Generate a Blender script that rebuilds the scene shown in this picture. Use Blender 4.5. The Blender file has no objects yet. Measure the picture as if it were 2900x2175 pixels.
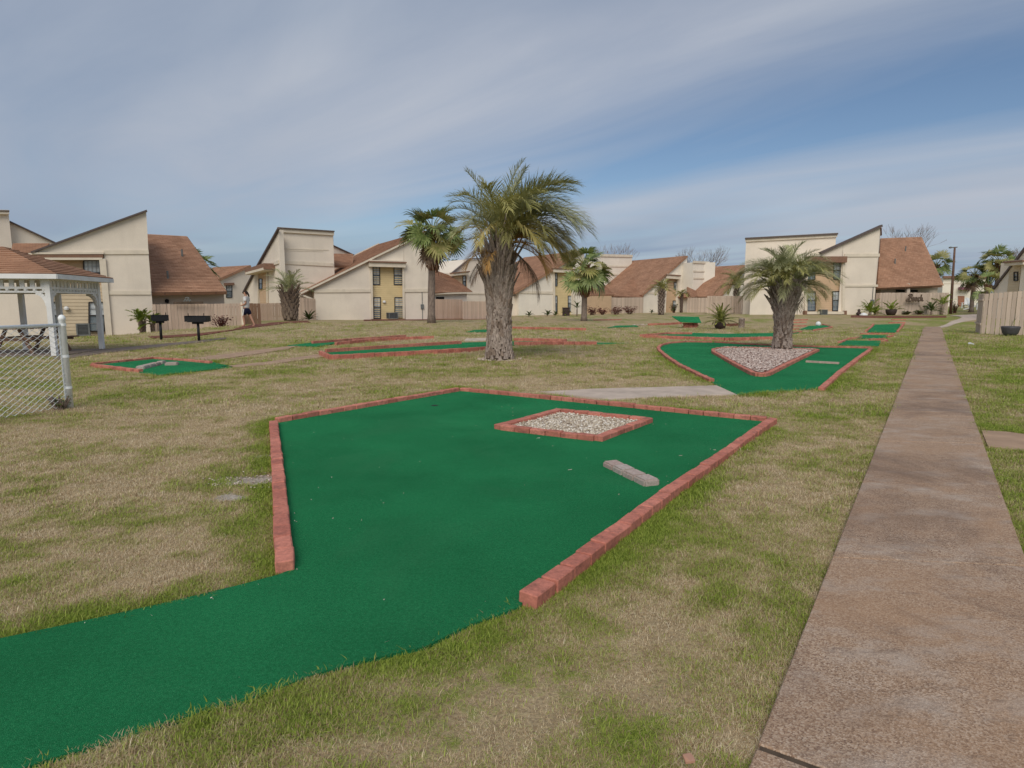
import bpy, math, random
import numpy as np
from mathutils import Vector, Matrix

C = bpy.context.scene.collection
SC = bpy.context.scene
R = math.radians
random.seed(7)
rng = np.random.default_rng(7)

# ------------------------------------------------------------ camera
FPX, CX, CY, HZ = 1720.0, 1450.0, 1087.5, 860.0      # measured on the 2900x2175 photograph
PITCH = math.atan((CY - HZ) / FPX)
CAMH = 1.5
cam_d = bpy.data.cameras.new("camera")
cam = bpy.data.objects.new("camera", cam_d)
C.objects.link(cam)
cam_d.sensor_fit = 'HORIZONTAL'
cam_d.sensor_width = 36.0
cam_d.lens = 36.0 * FPX / 2900.0
cam_d.clip_start = 0.05
cam_d.clip_end = 3000
cam.location = (0, 0, CAMH)
cam.rotation_euler = (R(90) - PITCH, 0, 0)
SC.camera = cam

# ------------------------------------------------------------ sky, sun, exposure
SUN_EL, SUN_AZ = R(43), R(-170)      # azimuth from +Y towards +X: the sun stands behind the camera, a little left
SC.view_settings.view_transform = 'Standard'
SC.view_settings.look = 'None'
SC.view_settings.exposure = 0.62
SC.view_settings.gamma = 1.0
SC.view_settings.use_curve_mapping = False

world = bpy.data.worlds.new("World")
SC.world = world
world.use_nodes = True
wn, wl = world.node_tree.nodes, world.node_tree.links
wn.clear()
def WN(t, **kw):
    n = wn.new(t)
    for k, v in kw.items(): setattr(n, k, v)
    return n
def wmath(op, a, b=None, clamp=False):
    n = WN('ShaderNodeMath', operation=op, use_clamp=clamp)
    for i, v in enumerate((a, b)):
        if v is None: continue
        if isinstance(v, (int, float)): n.inputs[i].default_value = v
        else: wl.new(v, n.inputs[i])
    return n.outputs[0]
out = WN('ShaderNodeOutputWorld')
bg = WN('ShaderNodeBackground')
SKY_STRENGTH = 0.055
bg.inputs['Strength'].default_value = SKY_STRENGTH
wl.new(bg.outputs[0], out.inputs[0])
sky = WN('ShaderNodeTexSky', sky_type='NISHITA', sun_disc=False)
sky.sun_elevation = SUN_EL
sky.sun_rotation = SUN_AZ
sky.air_density = 1.0; sky.dust_density = 0.5; sky.ozone_density = 3.0
tc = WN('ShaderNodeTexCoord')
sep = WN('ShaderNodeSeparateXYZ')
wl.new(tc.outputs['Generated'], sep.inputs[0])
zc = wmath('ADD', wmath('MAXIMUM', sep.outputs[2], 0.0), 0.03)
gx = wmath('DIVIDE', sep.outputs[0], zc)
gy = wmath('DIVIDE', sep.outputs[1], zc)
# high thin cloud streaks run along one wind direction; s is along it and d across it
sC = wmath('ADD', wmath('MULTIPLY', gx, -0.69), wmath('MULTIPLY', gy, 0.73))
dC = wmath('ADD', wmath('MULTIPLY', gx, 0.73), wmath('MULTIPLY', gy, 0.69))
def wnoise(sx, sy, scale, detail, w):
    cmb = WN('ShaderNodeCombineXYZ')
    wl.new(wmath('MULTIPLY', sC, sx), cmb.inputs[0]); wl.new(wmath('MULTIPLY', dC, sy), cmb.inputs[1])
    cmb.inputs[2].default_value = w
    n = WN('ShaderNodeTexNoise')
    n.inputs['Scale'].default_value = scale; n.inputs['Detail'].default_value = detail
    n.inputs['Roughness'].default_value = 0.55; n.inputs['Distortion'].default_value = 0.6
    wl.new(cmb.outputs[0], n.inputs['Vector'])
    return n.outputs['Fac']
n1 = wnoise(0.16, 0.55, 1.0, 3, 3.1)
n2 = wnoise(0.26, 0.85, 1.4, 6, 8.4)
n3 = wnoise(0.22, 0.5, 0.9, 2, 1.7)
dd = wmath('ADD', wmath('SUBTRACT', dC, 3.4), wmath('MULTIPLY', wmath('SUBTRACT', n1, 0.5), 1.6))
gap = wmath('POWER', 2.718, wmath('MULTIPLY', wmath('MULTIPLY', dd, dd), -1.15))
cover = wmath('SUBTRACT', wmath('ADD', 0.8, wmath('MULTIPLY', wmath('SUBTRACT', n2, 0.5), 0.95)), wmath('MULTIPLY', gap, 0.78), clamp=True)
cover = wmath('MAXIMUM', cover, 0.0)
# the layer thickens to a grey-blue bank towards the horizon
hz = WN('ShaderNodeMapRange', interpolation_type='SMOOTHSTEP'); hz.inputs['From Min'].default_value = 0.17; hz.inputs['From Max'].default_value = 0.02
wl.new(sep.outputs[2], hz.inputs['Value'])
cover = wmath('MAXIMUM', cover, wmath('MULTIPLY', hz.outputs[0], 0.92))
# grey underside and paler sunlit parts of the cloud
cr = WN('ShaderNodeMix', data_type='RGBA')
cr.inputs['A'].default_value = (4.35, 5.0, 6.15, 1)
cr.inputs['B'].default_value = (5.75, 6.15, 7.0, 1)
ctone = WN('ShaderNodeMapRange'); ctone.inputs['From Min'].default_value = 0.38; ctone.inputs['From Max'].default_value = 0.6
wl.new(n3, ctone.inputs['Value']); wl.new(wmath('SUBTRACT', ctone.outputs[0], wmath('MULTIPLY', hz.outputs[0], 1.25)), cr.inputs['Factor'])
cr.clamp_factor = False
mx = WN('ShaderNodeMix', data_type='RGBA')
wl.new(cover, mx.inputs['Factor'])
wl.new(sky.outputs[0], mx.inputs['A'])
wl.new(cr.outputs['Result'], mx.inputs['B'])
wl.new(mx.outputs['Result'], bg.inputs['Color'])

sun_d = bpy.data.lights.new("sun", 'SUN')
sun_d.energy = 1.5
sun_d.angle = R(40)
sun_d.color = (1.0, 0.93, 0.82)
sun = bpy.data.objects.new("sun", sun_d)
C.objects.link(sun)
sd = Vector((math.sin(SUN_AZ) * math.cos(SUN_EL), math.cos(SUN_AZ) * math.cos(SUN_EL), math.sin(SUN_EL)))
sun.rotation_euler = sd.to_track_quat('Z', 'Y').to_euler()
sun.location = (-20, -5, 40)

# ------------------------------------------------------------ rays and terrain
ct, st = math.cos(PITCH), math.sin(PITCH)
def ray(px, py):
    u, v = (px - CX) / FPX, -(py - CY) / FPX
    d = Vector((u, ct + v * st, -st + v * ct))
    return d / d.y
def P(px, py, d):
    r = ray(px, py)
    return Vector((r.x * d, d, CAMH + r.z * d))

CTRL = []
for px, py, d in [(0,958,32),(200,954,33),(300,952,34),(430,950,35),(560,936,36.5),(685,921,38),(700,921,33),(640,930,33),(760,914,36),(815,908,46),
                  (457,962,25.4),(565,968,25),(896,907,54),(1050,906,57),(1216,905,60),(1225,910,45),(1369,905,62),(1470,894,70),
                  (1560,892,72),(1640,890,74),(1655,905,55),(1760,888,78),(1830,886,82),(1945,884,86),(2000,885,75),(2129,891,58),
                  (2129,891,66),(2300,891,57),(2490,890,58),(2600,891,59),(2689,892,60),(2692,888,61),(2640,928,39),(2550,905,48),
                  (2771,938,31),(2788,948,29.5),(2900,950,28.5),(2720,895,52),(2745,873,72),(2740,880,64),(2700,868,95),
                  (2040,928,38),(1700,928,38),(1400,932,36),(1100,948,29),(2300,925,40)]:
    p = P(px, py, d); CTRL.append((p.x, p.y, p.z))
for y in (-12, -4, 3, 8, 13, 18, 22.5):
    for x in range(-24, 25, 4):
        if y > 17 and x < -12: continue
        CTRL.append((x, y, 0.0))
for a in range(0, 360, 20):
    CTRL.append((160 * math.sin(R(a)), 160 * math.cos(R(a)), 0.3))
CT = np.array(CTRL)
def gz(x, y):
    x = np.asarray(x, float); y = np.asarray(y, float)
    sh = x.shape
    xf, yf = x.ravel(), y.ravel()
    res = np.empty(xf.shape)
    for i in range(0, len(xf), 20000):
        dx = xf[i:i+20000, None] - CT[None, :, 0]; dy = yf[i:i+20000, None] - CT[None, :, 1]
        w = 1.0 / (dx * dx + dy * dy + 6.0) ** 2
        res[i:i+20000] = (w * CT[None, :, 2]).sum(1) / w.sum(1)
    r = np.sqrt(xf * xf + yf * yf)
    k = np.clip((r - 15.0) / 8.0, 0, 1); k = k * k * (3 - 2 * k)
    return (res * k).reshape(sh)
def g1(x, y): return float(gz(np.array([x]), np.array([y]))[0])
def G(px, py, h=0.0):
    """where the sight line through a photograph pixel meets the ground (raised by h)"""
    r = ray(px, py)
    ts = np.concatenate([np.arange(0.8, 25, 0.25), np.arange(25, 130, 0.5)])
    zs = CAMH + r.z * ts - gz(r.x * ts, ts) - h
    k = np.argmax(zs <= 0)
    if zs[k] > 0: k = len(ts) - 1
    a, b = ts[max(k - 1, 0)], ts[k]
    for _ in range(30):
        m = (a + b) / 2
        if CAMH + r.z * m - g1(r.x * m, m) - h > 0: a = m
        else: b = m
    return Vector((r.x * b, b, g1(r.x * b, b) + h))

# ------------------------------------------------------------ value noise for the lawn
def vnoise(x, y, scale, seed):
    r_ = np.random.default_rng(seed); T = r_.random((256, 256))
    fx, fy = x * scale, y * scale
    ix, iy = np.floor(fx).astype(int), np.floor(fy).astype(int)
    tx, ty = fx - ix, fy - iy
    tx = tx * tx * (3 - 2 * tx); ty = ty * ty * (3 - 2 * ty)
    a = T[ix % 256, iy % 256]; b = T[(ix + 1) % 256, iy % 256]; c = T[ix % 256, (iy + 1) % 256]; d = T[(ix + 1) % 256, (iy + 1) % 256]
    return (a * (1 - tx) + b * tx) * (1 - ty) + (c * (1 - tx) + d * tx) * ty
def fbm(x, y, scale, seed, o=4):
    s, a, t = 0, 1, 0
    for k in range(o):
        s = s + a * vnoise(x, y, scale * 2 ** k, seed + k); t += a; a *= 0.55
    return s / t

# ------------------------------------------------------------ materials
MATS = {}
class NT:
    def __init__(s, name):
        s.m = bpy.data.materials.new(name); s.m.use_nodes = True
        s.n, s.l = s.m.node_tree.nodes, s.m.node_tree.links
        s.b = s.n['Principled BSDF']; s.out = s.n['Material Output']
        MATS[name] = s.m
    def N(s, t, **kw):
        n = s.n.new(t)
        for k, v in kw.items(): setattr(n, k, v)
        return n
    def lk(s, a, b): s.l.new(a, b)
    def coord(s, which='Object'):
        return s.N('ShaderNodeTexCoord').outputs[which]
    def pos(s): return s.N('ShaderNodeNewGeometry').outputs['Position']
    def noise(s, vec, scale, detail=4, rough=0.55, dist=0.0):
        n = s.N('ShaderNodeTexNoise')
        n.inputs['Scale'].default_value = scale; n.inputs['Detail'].default_value = detail
        n.inputs['Roughness'].default_value = rough; n.inputs['Distortion'].default_value = dist
        s.lk(vec, n.inputs['Vector']); return n.outputs['Fac']
    def vscale(s, vec, sc):
        n = s.N('ShaderNodeMapping'); n.inputs['Scale'].default_value = sc
        s.lk(vec, n.inputs['Vector']); return n.outputs[0]
    def ramp(s, fac, stops):
        n = s.N('ShaderNodeValToRGB'); e = n.color_ramp.elements
        while len(e) < len(stops): e.new(0.5)
        for k, (p, c) in enumerate(stops):
            e[k].position = p; e[k].color = (c[0], c[1], c[2], 1) if isinstance(c, (tuple, list)) else (c, c, c, 1)
        s.lk(fac, n.inputs[0]); return n.outputs[0]
    def mix(s, fac, a, b, mode='MIX'):
        n = s.N('ShaderNodeMix', data_type='RGBA', blend_type=mode)
        for sock, v in ((n.inputs['Factor'], fac), (n.inputs['A'], a), (n.inputs['B'], b)):
            if hasattr(v, 'is_linked') or hasattr(v, 'links'): s.lk(v, sock)
            elif isinstance(v, (int, float)): sock.default_value = v
            else: sock.default_value = (v[0], v[1], v[2], 1)
        return n.outputs['Result']
    def math(s, op, a, b=0.0, clamp=False):
        n = s.N('ShaderNodeMath', operation=op, use_clamp=clamp)
        for i, v in enumerate((a, b)):
            if isinstance(v, (int, float)): n.inputs[i].default_value = v
            else: s.lk(v, n.inputs[i])
        return n.outputs[0]
    def bump(s, h, strength, dist):
        n = s.N('ShaderNodeBump'); n.inputs['Strength'].default_value = strength; n.inputs['Distance'].default_value = dist
        s.lk(h, n.inputs['Height']); s.lk(n.outputs[0], s.b.inputs['Normal'])
    def col(s, c):
        if hasattr(c, 'links'): s.lk(c, s.b.inputs['Base Color'])
        else: s.b.inputs['Base Color'].default_value = (c[0], c[1], c[2], 1)
    def rough(s, r, spec=0.3):
        s.b.inputs['Roughness'].default_value = r
        s.b.inputs['Specular IOR Level'].default_value = spec
    def rnd(s): return s.N('ShaderNodeObjectInfo').outputs['Random']

def plain(name, c, rough=0.7, var=0.25, scale=6.0, spec=0.3, bump=0.0, metal=0.0, perobj=0.0):
    t = NT(name); p = t.pos()
    n = t.noise(p, scale, 5)
    k = t.ramp(n, [(0.3, 1 - var), (0.7, 1 + var * 0.4)])
    c2 = t.mix(1.0, c, k, 'MULTIPLY')
    if perobj:
        c2 = t.mix(1.0, c2, t.ramp(t.rnd(), [(0, 1 - perobj), (1, 1 + perobj)]), 'MULTIPLY')
    t.col(c2); t.rough(rough, spec); t.b.inputs['Metallic'].default_value = metal
    if bump: t.bump(t.noise(p, scale * 12, 3), bump, 0.01)
    return t.m

def leafmat(name, c1, c2, rough=0.5, trans=0.25):
    t = NT(name); p = t.pos()
    n = t.noise(p, 5.0, 3)
    c = t.mix(t.ramp(n, [(0.35, 0), (0.65, 1)]), c1, c2)
    c = t.mix(1.0, c, t.ramp(t.rnd(), [(0, 0.75), (1, 1.25)]), 'MULTIPLY')
    t.col(c); t.rough(rough, 0.35)
    tr = t.N('ShaderNodeBsdfTranslucent'); t.lk(c, tr.inputs[0])
    ms = t.N('ShaderNodeMixShader'); ms.inputs[0].default_value = trans
    t.lk(t.b.outputs[0], ms.inputs[1]); t.lk(tr.outputs[0], ms.inputs[2]); t.lk(ms.outputs[0], t.out.inputs[0])
    return t.m

# lawn soil under the blades
STRAW, BROWN, GREEN, DGREEN = (0.62, 0.49, 0.30), (0.37, 0.275, 0.17), (0.29, 0.33, 0.07), (0.17, 0.22, 0.045)
t = NT('lawn'); p = t.pos()
ga = t.N('ShaderNodeAttribute', attribute_name='green').outputs['Fac']
sa = t.N('ShaderNodeAttribute', attribute_name='sand').outputs['Fac']
f1 = t.noise(p, 55, 5, 0.7); f2 = t.noise(t.vscale(p, (1, 1, 1)), 9, 6, 0.7); f3 = t.noise(p, 2.2, 4)
straw = t.mix(t.ramp(f1, [(0.36, 0), (0.62, 1)]), BROWN, STRAW)
straw = t.mix(t.ramp(f2, [(0.3, 0.35), (0.6, 0.0)]), straw, (0.22, 0.15, 0.09))
grn = t.mix(t.ramp(f1, [(0.35, 0), (0.65, 1)]), DGREEN, GREEN)
fac = t.math('ADD', ga, t.math('MULTIPLY', t.math('SUBTRACT', f2, 0.5), 2.2))
fac = t.math('ADD', fac, t.math('MULTIPLY', t.math('SUBTRACT', f1, 0.5), 0.9))
lc = t.mix(t.ramp(fac, [(0.3, 0), (0.75, 1)]), straw, grn)
lc = t.mix(t.ramp(f3, [(0.3, 0.25), (0.6, 0.0)]), lc, (0.12, 0.1, 0.045))
sandc = t.mix(t.ramp(f1, [(0.35, 0), (0.65, 1)]), (0.27, 0.225, 0.185), (0.66, 0.59, 0.51))
sf = t.math('ADD', sa, t.math('MULTIPLY', t.math('SUBTRACT', f2, 0.5), 2.4))
lc = t.mix(t.ramp(t.math('MULTIPLY', sf, t.math('GREATER_THAN', sa, 0.05)), [(0.45, 0), (0.6, 1)]), lc, sandc)
lc = t.mix(1.0, lc, (0.88, 0.88, 0.86), 'MULTIPLY')
t.col(lc); t.rough(0.95, 0.1)
hb = t.math('ADD', f1, t.math('MULTIPLY', f2, 1.5)); t.bump(hb, 0.6, 0.03)

# grass blades: each tuft carries how green it is
t = NT('grass_blade')
ga = t.N('ShaderNodeAttribute', attribute_name='green', attribute_type='INSTANCER').outputs['Fac']
bl = t.N('ShaderNodeAttribute', attribute_name='tone').outputs['Fac']
straw = t.ramp(bl, [(0.0, (0.30, 0.20, 0.115)), (0.35, (0.56, 0.425, 0.255)), (0.7, (0.72, 0.59, 0.39)), (1.0, (0.82, 0.73, 0.54))])
grn = t.ramp(bl, [(0.0, (0.12, 0.18, 0.025)), (0.5, (0.25, 0.33, 0.045)), (1.0, (0.40, 0.46, 0.10))])
f = t.math('ADD', ga, t.math('MULTIPLY', t.math('SUBTRACT', bl, 0.5), 0.7))
gc = t.mix(t.ramp(f, [(0.38, 0), (0.62, 1)]), straw, grn)
t.col(gc); t.rough(0.7, 0.15)
tr = t.N('ShaderNodeBsdfTranslucent'); t.lk(gc, tr.inputs[0])
ms = t.N('ShaderNodeMixShader'); ms.inputs[0].default_value = 0.25
t.lk(t.b.outputs[0], ms.inputs[1]); t.lk(tr.outputs[0], ms.inputs[2]); t.lk(ms.outputs[0], t.out.inputs[0])

# artificial turf
t = NT('turf'); p = t.pos()
f1 = t.noise(p, 420, 2, 0.6); f2 = t.noise(p, 60, 4, 0.6); f3 = t.noise(p, 0.9, 4)
c = t.ramp(f1, [(0.30, (0.006, 0.085, 0.032)), (0.5, (0.020, 0.225, 0.080)), (0.64, (0.05, 0.35, 0.14)), (0.74, (0.26, 0.52, 0.33))])
c = t.mix(1.0, c, t.ramp(f2, [(0.3, 0.8), (0.7, 1.15)]), 'MULTIPLY')
c = t.mix(1.0, c, t.ramp(f3, [(0.3, 0.74), (0.7, 1.02)]), 'MULTIPLY')
wear = t.ramp(t.noise(p, 0.55, 5, 0.65, 0.6), [(0.52, 0), (0.72, 0.4)])
c = t.mix(wear, c, (0.05, 0.2, 0.09))
t.col(c); t.rough(1.0, 0.04); t.bump(f1, 0.9, 0.008)

# red painted bricks
t = NT('brick'); p = t.pos()
base = t.mix(t.rnd(), (0.45, 0.155, 0.11), (0.62, 0.235, 0.17))
f1 = t.noise(p, 35, 5, 0.65); f2 = t.noise(p, 160, 3)
c = t.mix(1.0, base, t.ramp(f1, [(0.3, 0.72), (0.7, 1.12)]), 'MULTIPLY')
c = t.mix(t.ramp(f2, [(0.62, 0), (0.75, 0.45)]), c, (0.62, 0.36, 0.29))
c = t.mix(t.ramp(t.noise(p, 11, 5, 0.72), [(0.5, 0), (0.7, 0.7)]), c, (0.16, 0.075, 0.06))
t.col(c); t.rough(0.8, 0.25); t.bump(t.math('ADD', f1, f2), 0.5, 0.006)

t = NT('grey_paver'); p = t.pos()
f1 = t.noise(p, 40, 5, 0.65)
c = t.mix(t.ramp(f1, [(0.3, 0), (0.7, 1)]), (0.30, 0.255, 0.225), (0.54, 0.48, 0.43))
c = t.mix(t.rnd(), c, t.mix(0.5, c, (0.36, 0.2, 0.17)))
t.col(c); t.rough(0.9, 0.2); t.bump(f1, 0.5, 0.008)

# exposed aggregate walk
t = NT('aggregate'); p = t.pos()
v = t.N('ShaderNodeTexVoronoi'); v.inputs['Scale'].default_value = 165; t.lk(p, v.inputs['Vector'])
vs = t.N('ShaderNodeSeparateColor'); t.lk(v.outputs['Color'], vs.inputs[0])
c = t.ramp(vs.outputs[0], [(0.0, (0.19, 0.12, 0.085)), (0.3, (0.325, 0.215, 0.142)), (0.65, (0.42, 0.295, 0.205)), (1.0, (0.54, 0.42, 0.32))])
f2 = t.noise(p, 1.3, 6, 0.65, 0.4); f3 = t.noise(t.vscale(p, (1, 1.8, 1)), 1.7, 6, 0.7); f4 = t.noise(p, 420, 2)
c = t.mix(t.ramp(f2, [(0.35, 0.55), (0.62, 0)]), c, (0.40, 0.245, 0.145))
c = t.mix(t.ramp(f3, [(0.5, 0), (0.70, 0.7)]), c, (0.46, 0.385, 0.325))
c = t.mix(t.ramp(t.noise(p, 0.55, 6, 0.72, 0.8), [(0.47, 0), (0.66, 0.62)]), c, (0.125, 0.085, 0.068))
c = t.mix(t.ramp(t.noise(t.vscale(p, (1.0, 2.6, 1)), 5.0, 4, 0.6, 1.2), [(0.58, 0), (0.68, 0.35)]), c, (0.16, 0.115, 0.09))
c = t.mix(1.0, c, t.ramp(f4, [(0.3, 0.8), (0.7, 1.15)]), 'MULTIPLY')
t.col(c); t.rough(0.9, 0.2); t.bump(t.math('ADD', v.outputs['Distance'], f4), 0.5, 0.004)

plain('concrete', (0.52, 0.425, 0.35), 0.9, 0.25, 3.0, bump=0.2)
plain('tan_concrete', (0.40, 0.27, 0.18), 0.9, 0.25, 3.0, bump=0.2)
plain('dark_concrete', (0.20, 0.155, 0.125), 0.9, 0.3, 3.0, bump=0.2)
plain('joint_soil', (0.09, 0.065, 0.045), 1.0, 0.4, 20)

# stucco with faint staining
def stucco(name, c):
    t = NT(name); p = t.pos()
    f1 = t.noise(p, 0.45, 5, 0.6); f2 = t.noise(p, 30, 4, 0.6); f3 = t.noise(t.vscale(p, (1.2, 1.2, 0.12)), 1.5, 5, 0.65)
    cc = t.mix(1.0, c, t.ramp(f1, [(0.3, 0.88), (0.7, 1.05)]), 'MULTIPLY')
    cc = t.mix(t.ramp(f3, [(0.54, 0), (0.75, 0.17)]), cc, (c[0] * 0.62, c[1] * 0.6, c[2] * 0.58))
    cc = t.mix(1.0, cc, t.ramp(f2, [(0.3, 0.93), (0.7, 1.04)]), 'MULTIPLY')
    t.col(cc); t.rough(0.92, 0.15); t.bump(f2, 0.35, 0.02)
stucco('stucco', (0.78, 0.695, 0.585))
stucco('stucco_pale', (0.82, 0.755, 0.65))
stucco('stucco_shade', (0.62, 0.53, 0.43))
plain('trim', (0.70, 0.62, 0.50), 0.7, 0.12, 2)
plain('white_paint', (0.74, 0.74, 0.73), 0.55, 0.12, 3)
plain('dark_flashing', (0.115, 0.088, 0.08), 0.6, 0.2)
plain('brown_fascia', (0.24, 0.135, 0.09), 0.75, 0.2)
plain('siding_yellow', (0.67, 0.53, 0.29), 0.75, 0.1, 1.5)
plain('siding_peach', (0.58, 0.41, 0.26), 0.75, 0.1, 1.5)
plain('siding_beige', (0.60, 0.49, 0.34), 0.75, 0.1, 1.5)
plain('window_frame', (0.035, 0.03, 0.028), 0.5, 0.1)
plain('muntin', (0.30, 0.30, 0.29), 0.5, 0.1)
plain('sign_wood', (0.12, 0.085, 0.06), 0.8, 0.3)
plain('black_iron', (0.014, 0.014, 0.016), 0.5, 0.3, 20, bump=0.2)
plain('ac_grey', (0.16, 0.17, 0.165), 0.5, 0.2)
plain('ac_dark', (0.04, 0.043, 0.045), 0.6, 0.2)
plain('dark_opening', (0.012, 0.011, 0.011), 0.8, 0.1)
plain('post_brown', (0.15, 0.085, 0.06), 0.85, 0.3, 6)
plain('red_wood', (0.20, 0.085, 0.055), 0.8, 0.3, 8)
plain('navy', (0.008, 0.011, 0.035), 0.85, 0.2)
plain('white_cloth', (0.62, 0.60, 0.58), 0.9, 0.15, 9)
plain('skin', (0.46, 0.25, 0.17), 0.55, 0.08, 9)
plain('hair', (0.022, 0.012, 0.009), 0.55, 0.2, 30)
plain('pot_grey', (0.085, 0.083, 0.09), 0.6, 0.25, 8)
plain('pot_dark', (0.055, 0.035, 0.03), 0.7, 0.3, 8)
plain('galvanised', (0.88, 0.9, 0.89), 0.55, 0.10, 14, spec=0.4)
plain('mulch', (0.19, 0.068, 0.045), 0.95, 0.5, 9, bump=0.6)
plain('wood_chip', (0.50, 0.37, 0.31), 0.95, 0.3, 40, perobj=0.1)
plain('bare_twig', (0.27, 0.22, 0.20), 0.9, 0.3)
plain('red_twig', (0.13, 0.055, 0.045), 0.9, 0.3)
plain('pink_sign', (0.28, 0.10, 0.16), 0.6, 0.3, 3)
plain('brown_door', (0.33, 0.15, 0.09), 0.6, 0.2)
plain('teal_far', (0.04, 0.11, 0.10), 0.8, 0.3, 1.5)
plain('pale_plastic', (0.74, 0.75, 0.75), 0.4, 0.06)

t = NT('pebble'); c = t.ramp(t.N('ShaderNodeAttribute', attribute_name='tone').outputs['Fac'],
    [(0.0, (0.24, 0.18, 0.13)), (0.25, (0.46, 0.38, 0.28)), (0.7, (0.66, 0.58, 0.47)), (1.0, (0.8, 0.76, 0.69))])
t.col(c); t.rough(0.7, 0.3)
t = NT('chip'); c = t.ramp(t.N('ShaderNodeAttribute', attribute_name='tone').outputs['Fac'],
    [(0.0, (0.20, 0.125, 0.105)), (0.12, (0.50, 0.37, 0.32)), (0.7, (0.70, 0.58, 0.51)), (1.0, (0.83, 0.74, 0.68))])
t.col(c); t.rough(0.9, 0.15)

# roof shingles: courses are built, tabs differ in tone
t = NT('shingle')
uv = t.N('ShaderNodeUVMap').outputs[0]
br = t.N('ShaderNodeTexBrick'); br.offset = 0.5
t.lk(uv, br.inputs['Vector'])
br.inputs['Scale'].default_value = 1.0; br.inputs['Brick Width'].default_value = 0.34; br.inputs['Row Height'].default_value = 0.2
br.inputs['Mortar Size'].default_value = 0.008
br.inputs['Color1'].default_value = (0.37, 0.208, 0.13, 1); br.inputs['Color2'].default_value = (0.47, 0.275, 0.178, 1)
br.inputs['Mortar'].default_value = (0.25, 0.14, 0.10, 1)
p = t.pos()
c = t.mix(1.0, br.outputs['Color'], t.ramp(t.noise(p, 0.8, 6, 0.65), [(0.3, 0.72), (0.7, 1.1)]), 'MULTIPLY')
c = t.mix(t.ramp(t.noise(t.vscale(uv, (0.25, 2.5, 1)), 2.0, 4), [(0.5, 0), (0.75, 0.5)]), c, (0.33, 0.165, 0.105))
t.col(c); t.rough(0.95, 0.1); t.bump(t.noise(p, 60, 3), 0.4, 0.01)

# fence boards, weathered along the grain
def wood(name, a, b, per=0.3):
    t = NT(name); oc = t.coord('Object')
    f = t.noise(t.vscale(oc, (14, 14, 1.2)), 3, 5, 0.65)
    c = t.mix(t.ramp(f, [(0.3, 0), (0.7, 1)]), a, b)
    c = t.mix(1.0, c, t.ramp(t.rnd(), [(0, 1 - per), (1, 1 + per * 0.6)]), 'MULTIPLY')
    t.col(c); t.rough(0.85, 0.2); t.bump(f, 0.4, 0.008)
wood('picket', (0.50, 0.37, 0.28), (0.64, 0.50, 0.395), 0.16)
wood('picket_grey', (0.47, 0.37, 0.29), (0.63, 0.51, 0.415), 0.16)
wood('picket_warm', (0.52, 0.365, 0.265), (0.63, 0.475, 0.36), 0.12)
wood('gate_brown', (0.26, 0.15, 0.09), (0.36, 0.225, 0.14), 0.15)
wood('table_wood', (0.13, 0.075, 0.05), (0.21, 0.13, 0.09), 0.2)

# glass with pale blinds close behind it
def pane(name, c, rough):
    t = NT(name); p = t.pos()
    n = t.noise(t.vscale(p, (0.4, 0.4, 3)), 2.5, 3)
    t.col(t.mix(t.ramp(n, [(0.35, 0), (0.65, 1)]), (c[0] * 0.6, c[1] * 0.62, c[2] * 0.66), c))
    t.rough(rough, 0.6)
pane('pane_blind', (0.60, 0.63, 0.63), 0.2)
pane('pane_dark', (0.22, 0.26, 0.28), 0.12)

# palm trunks
def bark(name, a, b, sc):
    t = NT(name); p = t.pos()
    f = t.noise(t.vscale(p, (1, 1, 0.45)), sc, 6, 0.7)
    t.col(t.mix(t.ramp(f, [(0.32, 0), (0.68, 1)]), a, b)); t.rough(0.95, 0.1); t.bump(f, 0.8, 0.03)
bark('boot_grey', (0.15, 0.115, 0.095), (0.55, 0.46, 0.395), 22)
bark('boot_dark', (0.11, 0.08, 0.062), (0.38, 0.295, 0.235), 18)
bark('boot_tip', (0.24, 0.19, 0.15), (0.50, 0.43, 0.36), 25)
bark('trunk_core', (0.05, 0.036, 0.028), (0.15, 0.11, 0.09), 12)
bark('sabal_trunk', (0.15, 0.115, 0.095), (0.30, 0.24, 0.20), 9)
bark('sabal_boot', (0.10, 0.045, 0.028), (0.27, 0.145, 0.09), 14)
leafmat('frond_green', (0.225, 0.225, 0.065), (0.46, 0.425, 0.165))
leafmat('frond_grey', (0.25, 0.268, 0.12), (0.50, 0.495, 0.27))
leafmat('frond_yellow', (0.36, 0.32, 0.10), (0.58, 0.48, 0.20))
leafmat('frond_dead', (0.42, 0.22, 0.06), (0.62, 0.40, 0.15))
leafmat('frond_brown', (0.15, 0.095, 0.06), (0.30, 0.20, 0.13))
leafmat('fan_green', (0.10, 0.15, 0.04), (0.27, 0.32, 0.11))
leafmat('fan_yellow', (0.25, 0.26, 0.075), (0.44, 0.39, 0.16))
leafmat('sago_green', (0.09, 0.115, 0.02), (0.36, 0.36, 0.09))
leafmat('lime_leaf', (0.14, 0.21, 0.02), (0.30, 0.36, 0.06))
leafmat('shrub_green', (0.035, 0.06, 0.012), (0.11, 0.15, 0.03))
leafmat('shrub_red', (0.10, 0.03, 0.025), (0.21, 0.08, 0.055))
def M(n): return MATS[n]
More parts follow.
